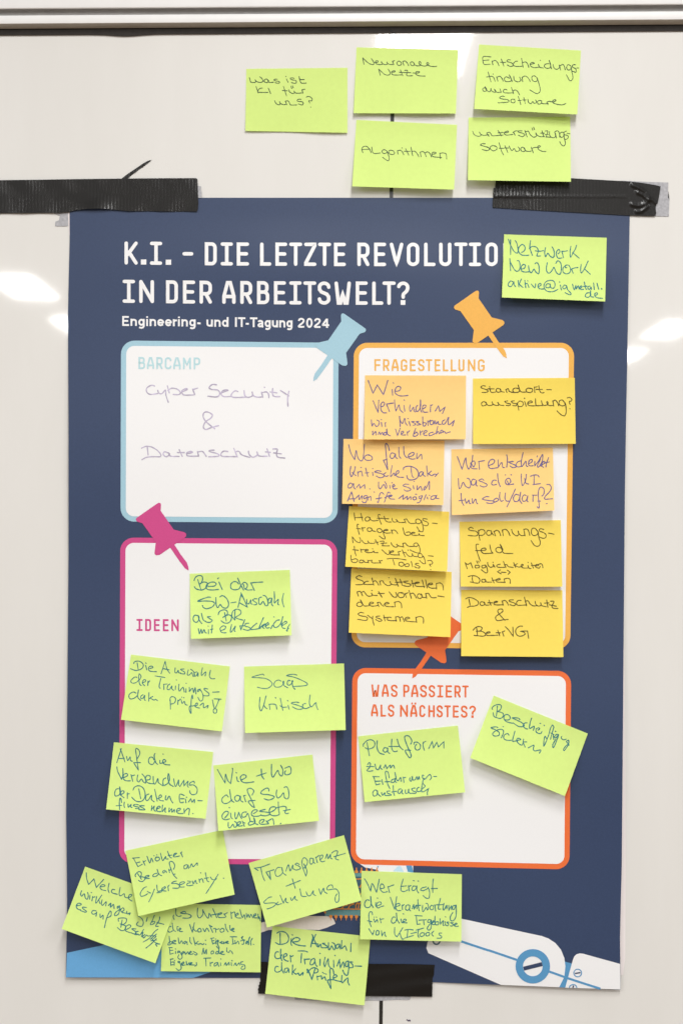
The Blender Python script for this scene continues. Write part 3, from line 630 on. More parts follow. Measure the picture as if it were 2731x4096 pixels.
WRITING['haftung'] = (1380, 2030, 3.733, '''
133,80 148,190|235,87 262,202|145,152 262,147|370,150 330,140 298,165 310,200 355,195 370,160 360,145 385,185 430,200 490,190|520,110 500,105 495,135 540,250|478,162 560,160|580,130 600,190 640,215 690,215|570,165 650,168|700,160 705,195 735,218 780,205 755,175 785,210 830,225 900,218|880,175 905,232|880,180 915,172 945,215 980,238 1050,235|1135,200 1090,172 1055,185 1055,225 1090,242 1130,225 1135,195 1160,280 1165,340 1145,362 1110,350 1070,288|1225,175 1170,165 1160,190 1220,215 1242,245 1215,272 1160,258|1300,232 1372,240
200,252 180,255 185,300 212,400|170,312 230,318|250,298 265,352|250,308 300,300|390,310 345,302 330,335 355,358 395,345 395,312 410,345 455,358|555,345 520,315 480,325 485,360 525,375 560,350 575,400 595,450 590,468 555,460 510,425|575,345 638,340 615,325 580,340 580,370 620,382 680,378|690,335 708,392|690,345 730,335 765,360 785,392|860,302 890,400 930,415 975,400 960,365 910,370|990,385 1040,380 1020,368 990,380 1000,410 1050,415 1100,410 1100,390 1120,415 1180,420|1094,352 1098,356
118,528! 105,435! 150,490 190,520 222,520 230,480 215,447|250,487 270,520 310,540 350,525 335,495 360,530 440,538|450,480 488,555|435,515 495,518|520,505 570,502 575,520 550,570! 620,573 660,572|535,535 620,530|685,525 705,565 750,592 785,575 765,545 790,570 860,585|860,535 872,592|860,540 895,530 920,560 960,580 1030,580|1095,565 1065,528 1025,545 1030,575 1070,582 1095,560 1115,620 1115,665 1080,680 975,640
135,577 145,660 165,720|112,630 200,638|230,620 245,670|235,630 290,630 330,650 340,630 305,628 300,655 330,672 400,670 425,650 440,672 490,675|408,615 412,619|548,630 600,680 635,700 658,690 660,640|670,672 720,660 715,645 680,655 670,690 710,705 800,708|790,660 808,712|792,665 828,652|850,632 895,738|865,680 900,670 920,700 960,730 1000,725 1000,690 1020,725 1085,735|938,634 942,638|972,629 976,633|1160,735 1130,685 1090,700 1095,740 1140,748 1165,725 1190,790 1195,835 1160,835 1110,790|1240,720 1315,727
85,712 90,780 110,815 160,820 190,790 160,765 100,780|270,790 230,785 212,815 240,825 275,810 275,785 290,815 345,818|335,785 350,825|340,795 400,785|400,788 395,815 430,828 530,825|505,790 530,832|510,800 552,790|625,767 700,760 800,765 910,783|712,778 738,858|840,815 805,825 805,860 840,878 875,860 865,825 835,815|930,838 895,850 895,875 930,883 955,865 945,840 925,837|985,805 1005,885|1098,835 1060,835 1050,850 1110,880 1105,900 1065,900 1033,880|1230,795 1275,790 1305,820 1290,845 1255,848 1278,878|1272,924 1277,928''')
WRITING['schnittstellen'] = (1400, 2280, 3.733, '''
175,98 130,85 90,110 110,135 180,160 205,190 180,215 85,220|270,170 235,170 210,200 225,215 350,215|325,118 352,225|340,175 375,160 405,190 425,225|440,165 455,225|440,170 480,160 510,200 560,232 610,215 590,170 615,210 660,222 710,218|575,112 579,116|673,125 718,242|742,135 778,228|675,185 800,178|860,165 810,170 810,185 890,210 905,230 860,245 793,232|918,155 945,255|918,200 960,195|960,200 1025,195 1015,180 970,190 965,220 1000,245 1110,245|1075,150 1105,262|1125,148 1148,268|1160,220 1225,215 1215,195 1170,205 1165,245 1210,270 1290,268|1285,200 1288,285|1285,205 1340,193 1380,225 1390,298
102,325 123,390|105,330 140,318 165,340 185,385|168,335 205,322 235,360 270,390 330,380 315,340 340,375 405,380|322,303 328,307|423,320 473,405|415,350 510,350|583,327 640,395 685,405 695,370 680,335|770,345 730,340 712,375 740,410 790,405 805,375 780,340 745,338|815,350 838,408|818,360 862,338|877,305 912,422|893,360 935,345 965,375 985,418|1060,370 1025,355 1000,385 1020,422 1065,415 1070,375 1060,360 1080,405 1130,410|1125,350 1140,422|1125,355 1165,348 1190,385 1220,412 1285,412|1308,387 1398,400
180,490 130,480 98,515 125,545 175,535 185,500 152,447 180,505 215,537 280,533|285,510 345,498 335,480 295,485 285,520 330,540 410,530|405,485 428,545|405,490 440,482 470,520 500,540|505,510 575,500 565,485 525,490 515,525 560,545 650,548|662,480 672,550|665,480 720,470 760,500 770,563
200,642 160,632 120,655 150,680 240,700 260,730 225,752 112,735|260,675 330,725|338,690 335,740 358,825|440,688 400,690 390,710 460,735 470,758 430,765 383,740|500,672 520,760|500,710 560,708|612,710 570,705 555,740 600,755 690,755|675,700 688,765|678,705 715,695 740,720 748,768|740,715 775,700 795,735 805,772|820,735 885,720 870,705 830,710 820,745 860,765 990,775|980,705 992,785|980,710 1040,695 1090,720 1092,795''')
WRITING['spannung'] = (1840, 2090, 3.733, '''
190,87 155,72 122,95 150,118 230,130 262,165 235,200 115,193|270,115 280,200 293,265|268,130 310,105 355,115 365,160 330,190 275,190|460,125 410,120 390,155 410,190 455,180 465,140 460,120 475,165 500,190|500,130 525,200|500,140 545,115 580,140 602,195|625,110 640,195|628,115 670,100 710,130 740,195|765,105 780,155 830,198 870,180 860,125 875,165 910,195 965,190|945,100 965,200|945,110 980,95 1015,120 1035,190|1155,135 1110,85 1065,100 1062,165 1100,195 1150,175 1158,130 1170,220 1192,290 1180,340 1145,355 1100,335 1055,270|1245,105 1195,92 1178,125 1240,150 1278,185 1270,225 1230,235 1170,210|1315,157 1397,175
272,325 240,325 235,370 260,470 300,575|225,420 300,418|305,420 375,410 375,385 325,388 310,425 345,460 400,462 485,455|440,333 455,410 482,458|615,385 565,370 530,395 540,435 590,452 625,425 630,395 593,328 620,400 640,450 690,462 780,463
103,688! 72,600! 110,625 155,600! 185,680|260,640 225,640 225,675 270,675 288,655 265,635|243,575 258,608|268,575 277,592|375,635 325,645 325,675 370,672 380,640 400,690 405,740 375,750 315,705|407,597 415,640 450,668 490,655 490,625 515,668|485,592 489,596|595,622 550,635 545,660 590,670 660,668|643,582 678,672|655,635 690,628 720,660 790,670|795,598 822,672|800,640 850,615|820,645 870,665 915,655 940,632 915,625 905,655 940,678 1015,675 1005,640 1025,680 1055,687|1007,593 1011,597|1060,605 1088,680|1060,640 1120,640|1115,650 1165,640 1155,625 1125,635 1125,665 1175,680 1190,655|1165,625 1205,615 1225,640 1230,675
598,708 552,735! 608,767|612,742 680,745|702,712 745,742! 713,772
118,807 180,793 250,808 290,850 280,895 245,905 150,887|182,800 178,845 190,888|360,850 325,850 320,880 350,892 380,875 370,848 385,885 465,890|470,825 503,900|472,862 535,858|535,862 595,850 580,835 540,850 540,880 580,892 670,893|652,840 665,897|655,845 700,832 740,850 743,908''')
WRITING['datenschutz'] = (1840, 2370, 3.733, '''
80,95 130,75 200,90 265,135 262,180 210,202 150,205 105,222|128,97 145,188|360,148 315,138 293,165 310,192 350,188 365,160 350,145 375,185 430,187|427,113 457,192|410,152 483,155|500,155 555,140 535,130 505,145 505,175 545,185 640,183|622,125 640,188|625,130 665,118 695,145 717,188|790,110 740,112 730,130 800,155 825,180 790,197 738,180|905,120 865,118 838,150 850,188 900,190 990,185|955,70 988,198|975,130 1010,125 1040,170 1090,200 1150,195|1115,130 1125,175 1165,203 1205,185 1195,148 1215,195 1280,212|1288,112 1305,220|1255,158 1320,155|1345,130 1390,130 1390,155 1365,205 1390,235 1455,238|1325,182 1432,205
712,403 640,408 560,420 530,400 530,360 575,325 630,285 625,250 580,250 558,275 575,315 630,380 665,415
190,562 240,515 300,510 325,535 300,570 240,580|243,525 255,640|245,578 320,580 375,615 370,640 330,652 205,640|385,610 440,600 430,585 395,595 378,620 400,640 450,642 560,637|558,562 587,647|533,600 597,602|625,585 648,650|625,592 662,573|670,510 720,560 790,655! 783,517|928,503 880,505 830,550 830,610 870,650 930,645 965,620 945,590 895,580 990,575 1003,590 1018,683''')
WRITING['bei_der'] = (750, 2280, 3.733, '''
100,158 120,110 170,82 220,95 225,150 200,200 175,215|155,142 205,300|175,212 240,180 290,190 300,230 260,280 200,300 130,280 105,250|315,245 400,240 430,210 400,180 330,190 280,235 295,285 360,298 465,290|470,180 520,290|452,130 465,118|765,210 740,180 690,175 650,210 650,270 700,295 770,280 795,230|750,120 800,230 838,298|835,215 860,285 895,240 880,195 840,185 815,215|850,280 900,298 970,295|945,190 1000,305|945,195 1010,185 1125,180
345,408 310,405 230,430 155,465 270,462 370,470 405,500 370,550 290,578 240,560 225,530|425,412 430,520 455,560 490,515 530,560 590,565 615,510 595,440 545,390 510,385 485,402|650,490 725,478|755,555 805,350! 850,450 895,555! 780,490|800,340 818,400|885,440 890,500 920,500 945,450 950,500 970,510|1040,430 1000,430 975,450 1030,490 1030,515 990,520|1105,405 1070,420 1065,490 1090,515 1130,470 1165,530 1200,520 1195,440 1165,390 1130,380|1245,420 1215,430 1205,490 1240,480 1260,420 1255,500 1275,535|1295,325 1300,420 1300,490 1355,440 1350,505 1365,520|1435,350 1415,450 1440,550
145,680 110,675 85,725 110,775 155,770 175,710 160,680 180,750 215,800|210,645 235,740 280,770|345,695 300,700 340,730 370,750 340,780 285,778|460,668 480,620 540,595 590,610 595,660 530,710|555,635 580,760|535,700 610,670 655,690 650,750 610,790 550,790 505,758|712,595 705,700 710,745|710,748 665,690 680,615 740,585 795,610 790,660 720,710 828,748
165,875 180,950 205,885 220,945 250,890 265,930 285,940|315,890 315,950|310,836 312,840|372,822 360,940|345,890 380,882|500,905 560,880 570,845 530,835 490,870 500,920 540,938 580,936|660,815 640,915 660,920 715,840 700,900 712,918|855,740 800,895! 785,835! 850,832|915,795 870,800 865,840 910,850 945,880 900,900 835,885|1035,795 980,840 945,885 1010,885 1090,870|1135,710 1070,865 1130,820 1165,805 1120,850 1145,870|1160,840 1210,810 1200,785 1170,820 1180,865 1225,860|1270,825 1245,875|1288,698 1294,702|1375,745 1330,755 1285,810 1300,855 1350,845 1400,780 1425,690 1400,800 1410,840|1415,830 1480,790 1470,765 1420,800 1415,860 1460,872|1525,810 1495,865 1490,915|1510,870 1475,905''')
WRITING['auswahl_pruefen'] = (490, 2610, 3.733, '''
170,165 190,135 250,130 305,165 312,210 275,250 200,268 125,242|222,155 240,262|350,190 365,260|348,155 358,162|410,240 455,225 445,205 405,210 390,250 420,280 510,286|578,318! 640,130! 665,240 708,310|605,240 700,258|790,230 785,290 810,305 835,265 840,300 870,305|920,245 870,255 925,290 930,318 870,315|985,260 970,330 1000,335 1035,300 1055,355 1080,330 1060,280 1020,250|1110,290 1075,305 1075,350 1105,345 1130,300 1128,355|1195,230 1180,340 1245,290 1235,350|1315,265 1300,350 1330,390 1380,390
220,370 180,370 130,420 145,455 200,450 260,400 280,355 255,320 245,360 255,460 285,495|305,450 350,430 340,405 310,415 300,460 335,495|385,425 380,495|385,450 408,425|490,350 635,373|575,390 550,500 565,535|620,480 622,552|615,475 670,470|710,470 680,495 670,545 705,550 740,500 740,540 765,565|795,500 790,555|805,408 810,412|845,475 840,540 855,575 905,520 925,590|950,540 950,595|950,458 955,462|1000,520 1000,585|1005,575 1050,535 1065,600 1088,525 1100,620|1165,545 1125,560 1130,585 1165,560 1205,640 1195,710 1160,722 1128,670|1275,545 1225,535 1230,560 1290,610 1285,645 1215,645|1350,592 1445,588
205,608 170,590 120,610 98,650 115,690 170,685 225,640 242,555 230,660 275,715|310,630 280,650 280,685 310,680 335,640 330,700 345,715|398,600 395,725|400,690 455,655|420,680 470,710 500,700 525,720|715,700 720,845|710,720 720,670 760,660 795,690 780,750 730,770|830,710 828,778|830,730 870,695|880,710 895,760 925,730 940,775 970,785|885,665 890,670|915,672 920,676|1050,690 1045,635 1030,690 1025,800 1025,910 1000,850 1010,800 1050,800|1060,795 1115,790 1120,755 1095,765 1090,810 1150,830|1160,790 1210,755 1215,825 1280,790 1268,830
1370,692 1475,697|1345,708 1380,835 1440,710|1385,830 1360,855 1365,900 1400,900 1410,860 1385,832''')
WRITING['saas'] = (960, 2650, 3.733, '''
360,190 340,175 270,190 180,220 290,228 400,245 475,300 470,345 410,385 330,385 260,368|615,280 580,262 530,280 508,325 530,365 600,362 650,320 655,280 640,290 660,345 715,378|750,275 725,265 705,300 715,335 745,335 785,290 790,275 775,280 790,360 822,402|850,188 790,175 695,195 790,215 900,255 1000,310 990,340 900,352 790,358
300,518 290,650 312,722 350,650 390,498|355,635 380,670 402,690|440,635 448,700|435,625 480,620 535,632 550,698|530,522 535,532|602,535 640,715|600,645 640,668 700,665|718,640 735,698|710,565 715,575|880,600 830,590 765,608 850,635 935,670 920,695 850,695 785,662|980,612 940,625 940,670 980,688 1040,665|1047,485 1035,600 1065,662 1130,600 1140,650 1163,702''')
WRITING['auf_die'] = (430, 2970, 3.733, '''
143,300! 210,90|195,95 265,290|170,240 255,236|290,208 305,270 340,215 345,265 375,280|445,245 485,170 470,110 425,95 435,200 465,415! 395,300! 495,300|695,260 680,225 640,220 615,265 630,315 680,325 710,280|712,165 700,200 720,290 750,325|785,270 790,310 830,300 870,285 860,255 830,265 835,310 880,330 932,335|830,172 835,175
143,365 160,440 215,550! 235,470 232,390|245,525 300,495 290,462 245,480 240,540 280,570 345,572|355,480 380,580|360,500 410,485|455,485 445,560 470,590 510,545 540,590 575,600 560,520 520,470|590,560 635,550 640,505 600,490 570,530 590,590 640,612 690,615|685,505 690,590 715,620 755,540 765,600 830,645|870,530 840,550 830,610 850,640 910,600 930,530 910,465 905,540 930,620 985,655|990,540 1010,640 1030,645 1065,560 1065,630 1085,655|1095,640 1145,560! 1145,650! 1205,580 1195,640 1210,668|1300,605 1290,580 1240,600 1225,635 1290,635 1340,690 1330,760 1270,780 1235,750 1230,720
170,690 130,700 110,760 125,800 180,780 195,720 185,655 195,770 250,825|200,780 250,750 240,720 205,735 200,790|300,750 300,835|300,770 328,765|385,710 410,665 470,645 535,680 565,760 550,840 500,880 430,875 365,818|470,692 500,840|620,770 580,790 575,855 610,860 660,790 660,850 700,885|708,700 745,875|745,840 770,830 810,810 795,780 770,810 780,860 840,872|875,795 865,845 890,855 925,800 950,860 978,902|1150,792 1080,775 1085,890 1140,890|1095,840 1145,840|1165,845 1175,900|1180,815 1186,820|1210,890 1245,840! 1265,895! 1300,850 1300,900|1350,868 1418,870
213,895 205,840 190,835 180,910 185,1003|135,945 215,938|255,890 250,940 258,970|310,920 315,965 355,925 350,960 370,970|465,930 415,925 390,945 465,965 470,985 420,985|550,945 480,945 545,985 555,1005 470,1000|665,945 655,1015! 700,950 695,1000 720,1025|735,995 790,970 770,950 735,985 745,1025 800,1030|825,935 820,1030 865,975 860,1030 875,1040|925,980 920,1035 960,990 965,1040 1000,1000 1000,1040|1030,1030 1080,1010 1090,985 1050,990 1035,1035 1070,1060 1130,1060|1145,990 1150,1055|1145,1040 1200,985 1225,1000 1215,1080|1275,1060 1281,1063''')
WRITING['wie_wo'] = (860, 3030, 3.733, '''
38,180 152,382! 160,250 190,340 235,390! 265,190 258,160|325,290 335,345 358,360|315,225 325,230|395,335 460,300 460,265 410,260 380,300 400,355 460,378 580,363|620,278 765,230|692,172 700,270 732,322|845,100 845,250 870,290 935,195 960,250 1000,275 1015,190 980,115|1045,160 1110,135 1135,170 1125,240 1060,258 1040,225 1055,198
200,590 170,560 115,600 105,650 140,688 200,675 255,630|220,480 245,630 285,668|370,580 330,565 295,600 315,650 360,640 378,575 385,640 420,665|430,570 460,660|430,570 455,565|555,560 580,500 540,462 490,470 490,520 555,650 590,745! 555,730 500,655 600,640|805,500 800,465 760,460 690,510 700,545 800,555 880,580 870,610 800,635 735,615|922,485 915,560 940,605 985,575 1022,530 1040,600 1085,615 1105,560 1090,465 1060,435 1032,448
145,905 200,840 190,805 150,810 110,860 115,910 160,930 220,915|235,830 240,890 262,915|212,747 220,750|300,820 300,880 320,915 350,840 355,820 380,880 400,912|470,815 430,815 400,850 415,890 460,880 490,835 520,920 520,960|575,840 630,800 620,780 570,790 545,840 570,875 650,875 690,855|750,775 665,800 790,820 820,845 760,870 690,865|820,820 880,790 910,755 880,735 830,750 810,810 840,860 910,870 960,850|945,665 950,780 962,835|910,750 945,745 1010,730 1055,735 1065,770 1045,820 1065,838 1098,830|1020,795 1125,775
200,970 200,1030 225,1050 270,1000 290,1040 320,1030 325,980 295,955|340,1010 380,985 380,960 340,970 335,1010 365,1025 410,1018|410,950 440,1030|415,965 450,980|570,960 530,955 500,985 515,1010 570,995 600,960 580,900 600,980 640,1000|700,975 735,940 720,925 675,940 665,980 700,998 800,990|765,945 800,985|770,960 850,915 870,935 880,998|975,990 985,982''')
WRITING['plattform'] = (1430, 2900, 3.733, '''
85,318 85,290 130,240 190,218 245,245 255,300 215,345 150,358 115,340|138,260 175,460|292,235 290,340 325,415 395,440|440,345 400,340 380,375 400,405 440,390 450,345 450,400 478,425|510,212 505,320 525,385 560,398 590,388|590,212 620,310 675,370|465,320 610,320|790,285 808,235 770,170 720,160 700,190 730,290 795,440 780,490 745,455 710,378 790,378|840,290 845,260 890,258 935,300 925,360 875,372 852,330 880,285|980,255 975,310 995,378|985,260 1015,243|1060,352 1110,245! 1130,345! 1180,255! 1205,325! 1285,248! 1285,345
150,590 170,562 190,575 180,630 140,675 165,690 228,682|135,620 240,620|258,585 275,650 310,665 340,600 340,640 365,662|390,640 415,590! 435,650! 485,600 490,640 530,600 550,645
225,770 320,772|240,775 275,895! 330,880|265,840 345,838|362,815 375,888|470,790 455,710 420,690 415,740 440,860 480,950|405,848 480,845|545,805 510,820 505,860 545,850 560,800 560,840 580,860|555,708 580,810 605,830 640,785 650,840|680,780 690,855|685,790 715,780|780,785 775,825 800,835 815,770 825,820 850,820|860,815 880,770 895,815 915,770 922,810|985,755 965,750 970,790 1000,810 1070,740 1100,780 1075,820|990,795 970,860 1005,910 985,935 955,960|1135,770 1175,768
290,985 260,970 225,1010 240,1060 285,1045 295,985 305,1030 345,1068|355,1010 370,1050 405,1010 405,1045 430,1055|480,985 440,990 450,1020 495,1035 490,1050 430,1052|530,905 535,1000 548,1052|510,1000 580,990|650,955 615,960 600,1010 630,1020 665,970 660,1010 680,1030|710,970 715,1020 750,1010 760,960 765,1010 800,1020|855,940 810,950 820,980 870,1000 860,1020 810,1018|915,930 885,950 885,990 930,990 955,970|970,855 950,980 985,995 1060,945! 1040,1000 1042,1042''')
WRITING['beschaeftigung'] = (1900, 2780, 3.733, '''
255,215 250,190 300,150 370,145 388,180 365,225 325,245|328,165 320,260 312,315|325,245 400,265 420,300 395,340 350,348 280,320 265,265|435,370 500,370 520,335 490,295 440,300 425,345 460,395 550,422|665,370 640,345 550,340 620,375 710,425 725,465 650,470 560,415|770,415 735,420 712,460 740,495 780,508|840,345 815,420 810,500 875,465 865,528|930,525 960,505 940,490 905,510 910,555 950,575 980,570 990,545|962,422 975,428|1025,450 1030,458|1170,480 1150,450 1120,500 1085,620 1020,765 1035,620 1065,660|1170,480 1120,660|1125,565 1170,590|1160,600 1170,665|1193,540 1199,545|1240,590 1205,590 1180,625 1200,640 1240,595 1205,700 1165,785 1155,740 1200,660|1290,618 1280,640 1310,668 1355,660|1390,675 1360,690 1375,720 1395,710 1390,670 1395,750|1390,740 1330,825 1315,810 1350,760 1380,735
335,485 300,475 232,490 300,520 355,560 345,605 280,610 260,575 320,525 400,515 420,560 385,640|413,472 418,475|500,600 480,575 430,600 425,650 470,675 540,675|590,540 555,680 580,690 640,675 675,665 650,645 615,665 640,720 690,750|720,660 705,745|715,700 765,700|720,720 742,778|790,788 870,750 865,800 885,835 975,820 955,868''')
WRITING['unternehmen'] = (640, 3600, 3.733, '''
205,225 200,255 215,290|240,130 240,210 275,245 320,235|385,185 365,170 310,195 420,210 470,240 430,270 345,270|565,120 560,220 590,268 640,220 640,145|640,150 690,240 725,270 735,200 770,255|790,130 850,265|760,225 870,205|870,225 925,200 910,190 870,210 880,260 970,260|960,205 985,250|960,215 1005,190|1060,180 1070,275|1065,200 1115,180 1125,250|1130,235 1170,215 1160,195 1130,230 1150,265 1215,270|1195,145 1230,260 1260,220 1275,285|1290,200 1300,260 1320,215 1340,260 1360,215 1385,265|1395,245 1435,225 1425,205 1400,230 1410,265 1450,265|1465,210 1470,280 1480,250 1500,310
170,395 135,405 120,460 150,480 190,460|185,345 200,440 235,470|255,415 265,460|258,398 275,400|295,450 315,430 300,420 285,445 300,470 340,470|445,365 485,485! 515,340|490,405 525,460 560,460|590,425 570,440 575,475 615,470 610,430 585,425|645,425 670,470 700,420 735,470|740,375 790,485|735,375 780,400|800,430 830,425 835,480|835,440 885,430|930,425 900,445 910,480 950,470 960,440 930,420|975,360 990,430 1020,475|1045,380 1050,440 1080,460|1060,450 1105,435 1090,420 1070,450 1110,472
140,540 150,640 165,660 185,630 150,620 120,665 150,672|180,640 230,620 235,605 200,610 190,645 240,655|275,565 290,650 325,610 345,650|385,615 360,630 370,655 400,625 410,665|450,560 450,620 475,655|500,555 530,680|530,650 575,615|530,645 575,660 610,650 640,665 660,650|678,598 684,602|682,660 688,664|805,565 760,575|770,580 790,655! 825,640|780,610 810,605|835,610 840,655|828,580 832,585|875,605 855,600 855,620 875,615 860,650 885,710 870,720 845,690|890,640 925,620 915,645 960,650|945,620 960,645 980,625|985,640 1020,625 1005,615 985,640 1025,650|1050,548 1145,550|1080,555 1095,655|1080,660 1130,640|1120,605 1130,650 1165,615 1180,655|1215,560 1240,545 1225,580 1255,600 1250,655 1225,660|1205,610 1270,595|1305,610 1285,630 1290,655 1310,620 1320,665|1345,550 1325,600 1325,665|1380,570 1355,620 1360,672|1395,660 1400,663
135,710 185,712|145,715 155,810! 200,795|155,755 195,750|235,765 235,800|232,728 236,732|300,765 270,765 270,790 300,780 335,850 305,885 270,860 285,815|320,815 360,785 350,770 325,795 335,820|375,775 385,810 420,775 430,810|440,800 470,780 460,765 440,795 460,815 500,800|500,770 555,800 545,820 520,815|650,720 630,810|650,730 665,800 695,740 695,805|790,760 765,775 770,805 800,795 800,765 780,758|870,770 840,775 840,805 875,790 880,710 885,790 905,800 945,775 930,765 905,790 930,812 965,810|1000,715 1000,770 1030,780 1045,755 1070,770 1088,805
200,878 155,885|160,885 165,970! 200,965|165,930 205,925|215,925 215,975|218,900 222,905|300,920 275,915 275,935 300,940 320,1020 280,1050 245,1025|320,970 360,940 350,925 325,950 335,975 380,970|395,915 405,970 440,935|440,970 480,940 465,935 445,965 520,970|545,935 550,965 525,990|655,870 760,865|685,880 690,985|750,930 755,985|755,945 790,930|850,935 815,950 815,985 850,970 860,935 880,990|905,940 908,975|908,878 913,884|960,970 985,935 995,975 1030,935 1035,970|1065,935 1070,980|1075,902 1080,908|1105,980 1130,940 1145,980 1180,940 1190,970|1240,920 1205,930 1215,960 1260,970 1270,1020 1225,1035 1215,1010 1240,985''')
WRITING['welche'] = (270, 3460, 3.733, '''
285,115 290,200 320,290! 400,208! 435,335! 545,215|500,325 560,315 550,295 510,300 490,340 520,370 575,382|625,272 610,360 625,415|710,370 680,365 660,390 680,420 750,437|790,335 775,430 795,460 850,430 860,475 905,490 955,465 960,440 925,450 915,500 965,538
215,385 200,430 215,465 255,430 270,490 300,510 315,460 305,410|340,450 335,510|358,410 364,413|380,470 370,535|378,485 415,475|440,470 425,550 440,560 515,450|470,520 490,575|520,520 510,580 530,600 580,550 575,610|615,605 650,570 645,630 690,590 700,650|785,610 750,620 750,645 785,625 770,720 730,755 705,745 725,705 790,660|810,700 850,670 830,640 800,665 815,705 880,720|890,690 895,730 940,715 925,745
145,610 205,595 200,575 160,575 135,615 155,655 200,670|285,635 230,630 240,655 285,690 270,705 200,680|430,685 390,680 365,705 385,735 430,720 440,700 430,765|490,730 495,785 535,750 535,808|590,790 650,760 655,700 635,695 590,790 555,935
1060,760 1120,810 1135,870 1110,915 1050,905 1035,880 1060,850|1195,785 1180,840|1300,750 1270,830 1240,880 1260,890 1300,870 1305,845 1265,850|1380,775 1370,830 1320,910 1360,915|1340,860 1440,885
765,840 765,800 820,790 880,800 880,850 840,885 790,880|820,820 800,930|810,890 870,910 865,960 810,980 750,935|880,965 940,930 945,900 910,895 870,930 870,980 935,1010|1025,955 965,955 1025,1000 1020,1035 950,1010|1060,990 1025,1000 1020,1040 1060,1030|1140,960 1090,1040 1060,1040|1100,1030 1130,1010 1110,1070|1160,1040 1130,1060 1140,1090 1180,1050 1200,1060|1350,960 1300,1000 1230,1090 1135,1150|1330,1030 1240,1110|1200,1060 1320,1060 1290,1100|1330,1100 1250,1180 1175,1240|1260,1090 1300,1150 1370,1180|1380,1180 1320,1180 1340,1215|1250,1130 1330,1120''')
WRITING['erhoehter'] = (510, 3350, 3.733, '''
78,308 180,300|95,315 160,435! 225,400|135,380 190,365|235,350 265,415|240,365 275,345|295,280 335,380 360,310 385,365|440,290 415,320 440,350 480,330 470,295 425,295|397,270 403,275|438,258 444,262|495,235 530,345 570,285 580,320 610,320|600,205 635,290 660,305|610,270 665,262|695,270 735,240 715,235 690,260 700,290 780,275|800,225 825,290|795,235 815,215
125,585 118,560 150,520 190,510 212,540 200,585|155,540 195,600 210,625|190,590 240,590 265,620 230,655 190,655 170,640|275,600 320,580 320,565 270,580 275,610 330,610|440,535 400,545 380,575 410,585 460,550 445,470 470,545 512,570|560,490 530,505 540,530 575,500 585,525|620,475 630,525|620,495 650,480|690,475 708,420 680,365 640,360 630,400 680,540 738,610|685,550 715,545|890,405 850,420 850,465 885,460 905,410 915,465|935,445 960,395 985,435 1040,380 1045,415
285,735 240,760 195,830 205,875 250,870 305,840|300,805 345,830|405,770 365,870 322,960|440,710 455,800 510,790 500,815 440,825|515,790 570,750 560,735 520,760 520,790 580,800|605,725 615,795|605,745 625,710|730,650 680,665 665,685 740,690 780,720 760,755 680,755|780,710 850,680 840,660 790,675 775,720 800,740 850,738|945,655 900,650|940,675 900,685 890,710 920,720 980,710|970,650 985,690 1015,640 1030,680 1045,685|1070,620 1080,670|1075,640 1115,615 1135,672|1092,525 1098,530|1165,525 1190,640 1215,660|1150,610 1210,600|1240,590 1265,625 1310,630 1330,615|1355,550 1270,690 1175,835|1432,607 1440,610''')
WRITING['die_auswahl_unten'] = (1070, 3690, 3.733, '''
140,160 190,135 270,150 315,220 300,290 240,320 170,325 122,300|188,155 190,318|355,240 350,310 362,342|368,183 374,188|378,290 460,280 480,245 440,225 390,240 370,280 420,325 500,345 568,350|645,365! 680,200|665,180 690,240 740,360|720,178 650,330|655,310 740,320|755,320 760,365 790,325 800,365|855,310 820,315 880,345 885,375 810,375|910,300 910,395 930,400 955,350 990,405 1010,380 1000,320 965,300|1060,320 1025,340 1025,385 1060,375 1075,325 1085,395|1108,270 1105,390 1155,350 1180,415|1245,310 1240,435
165,440 130,440 108,490 130,535 185,530 215,480|198,398 195,500 218,572|245,520 290,490 280,465 245,480 240,540 290,575 310,575|340,490 348,588|345,510 382,495|455,425 550,425 598,440|508,465 498,600|550,545 560,620|550,550 630,545|695,535 655,555 635,620 670,630 705,580 700,535 715,620 740,655|785,550 782,640|780,460 786,464|858,520 840,620 855,660! 905,545 910,630 935,672|985,565 990,668|1003,490 1009,495|1075,550 1035,650|1070,560 1085,680! 1130,590 1145,670|1205,575 1170,590 1165,650 1195,650 1210,580 1210,700 1190,785 1150,770 1122,710|1270,590 1230,590 1270,630 1270,670 1215,675|1305,648 1402,653
160,660 130,655 108,700 130,740 185,730 215,690|210,600 215,700 240,752|300,680 260,690 255,735 290,740 315,690 320,745|375,635 370,775|380,740 420,690|385,740 420,770 450,760 460,755 480,790 530,745 525,785|600,750! 590,700 610,720 660,850! 690,755|590,750 650,690 710,675 755,710 740,745 690,755|710,690 690,755|740,800 745,855|740,810 800,795|805,800 810,845 850,810 870,862|820,745 826,749|846,760 850,763|872,768 876,771|990,770 975,700 940,690 930,740 945,985! 905,900 900,860 980,855|985,830 1030,810 1025,780 990,790 980,840 1020,865 1110,885|1110,790 1105,880 1120,900! 1195,825 1200,890 1222,935''')
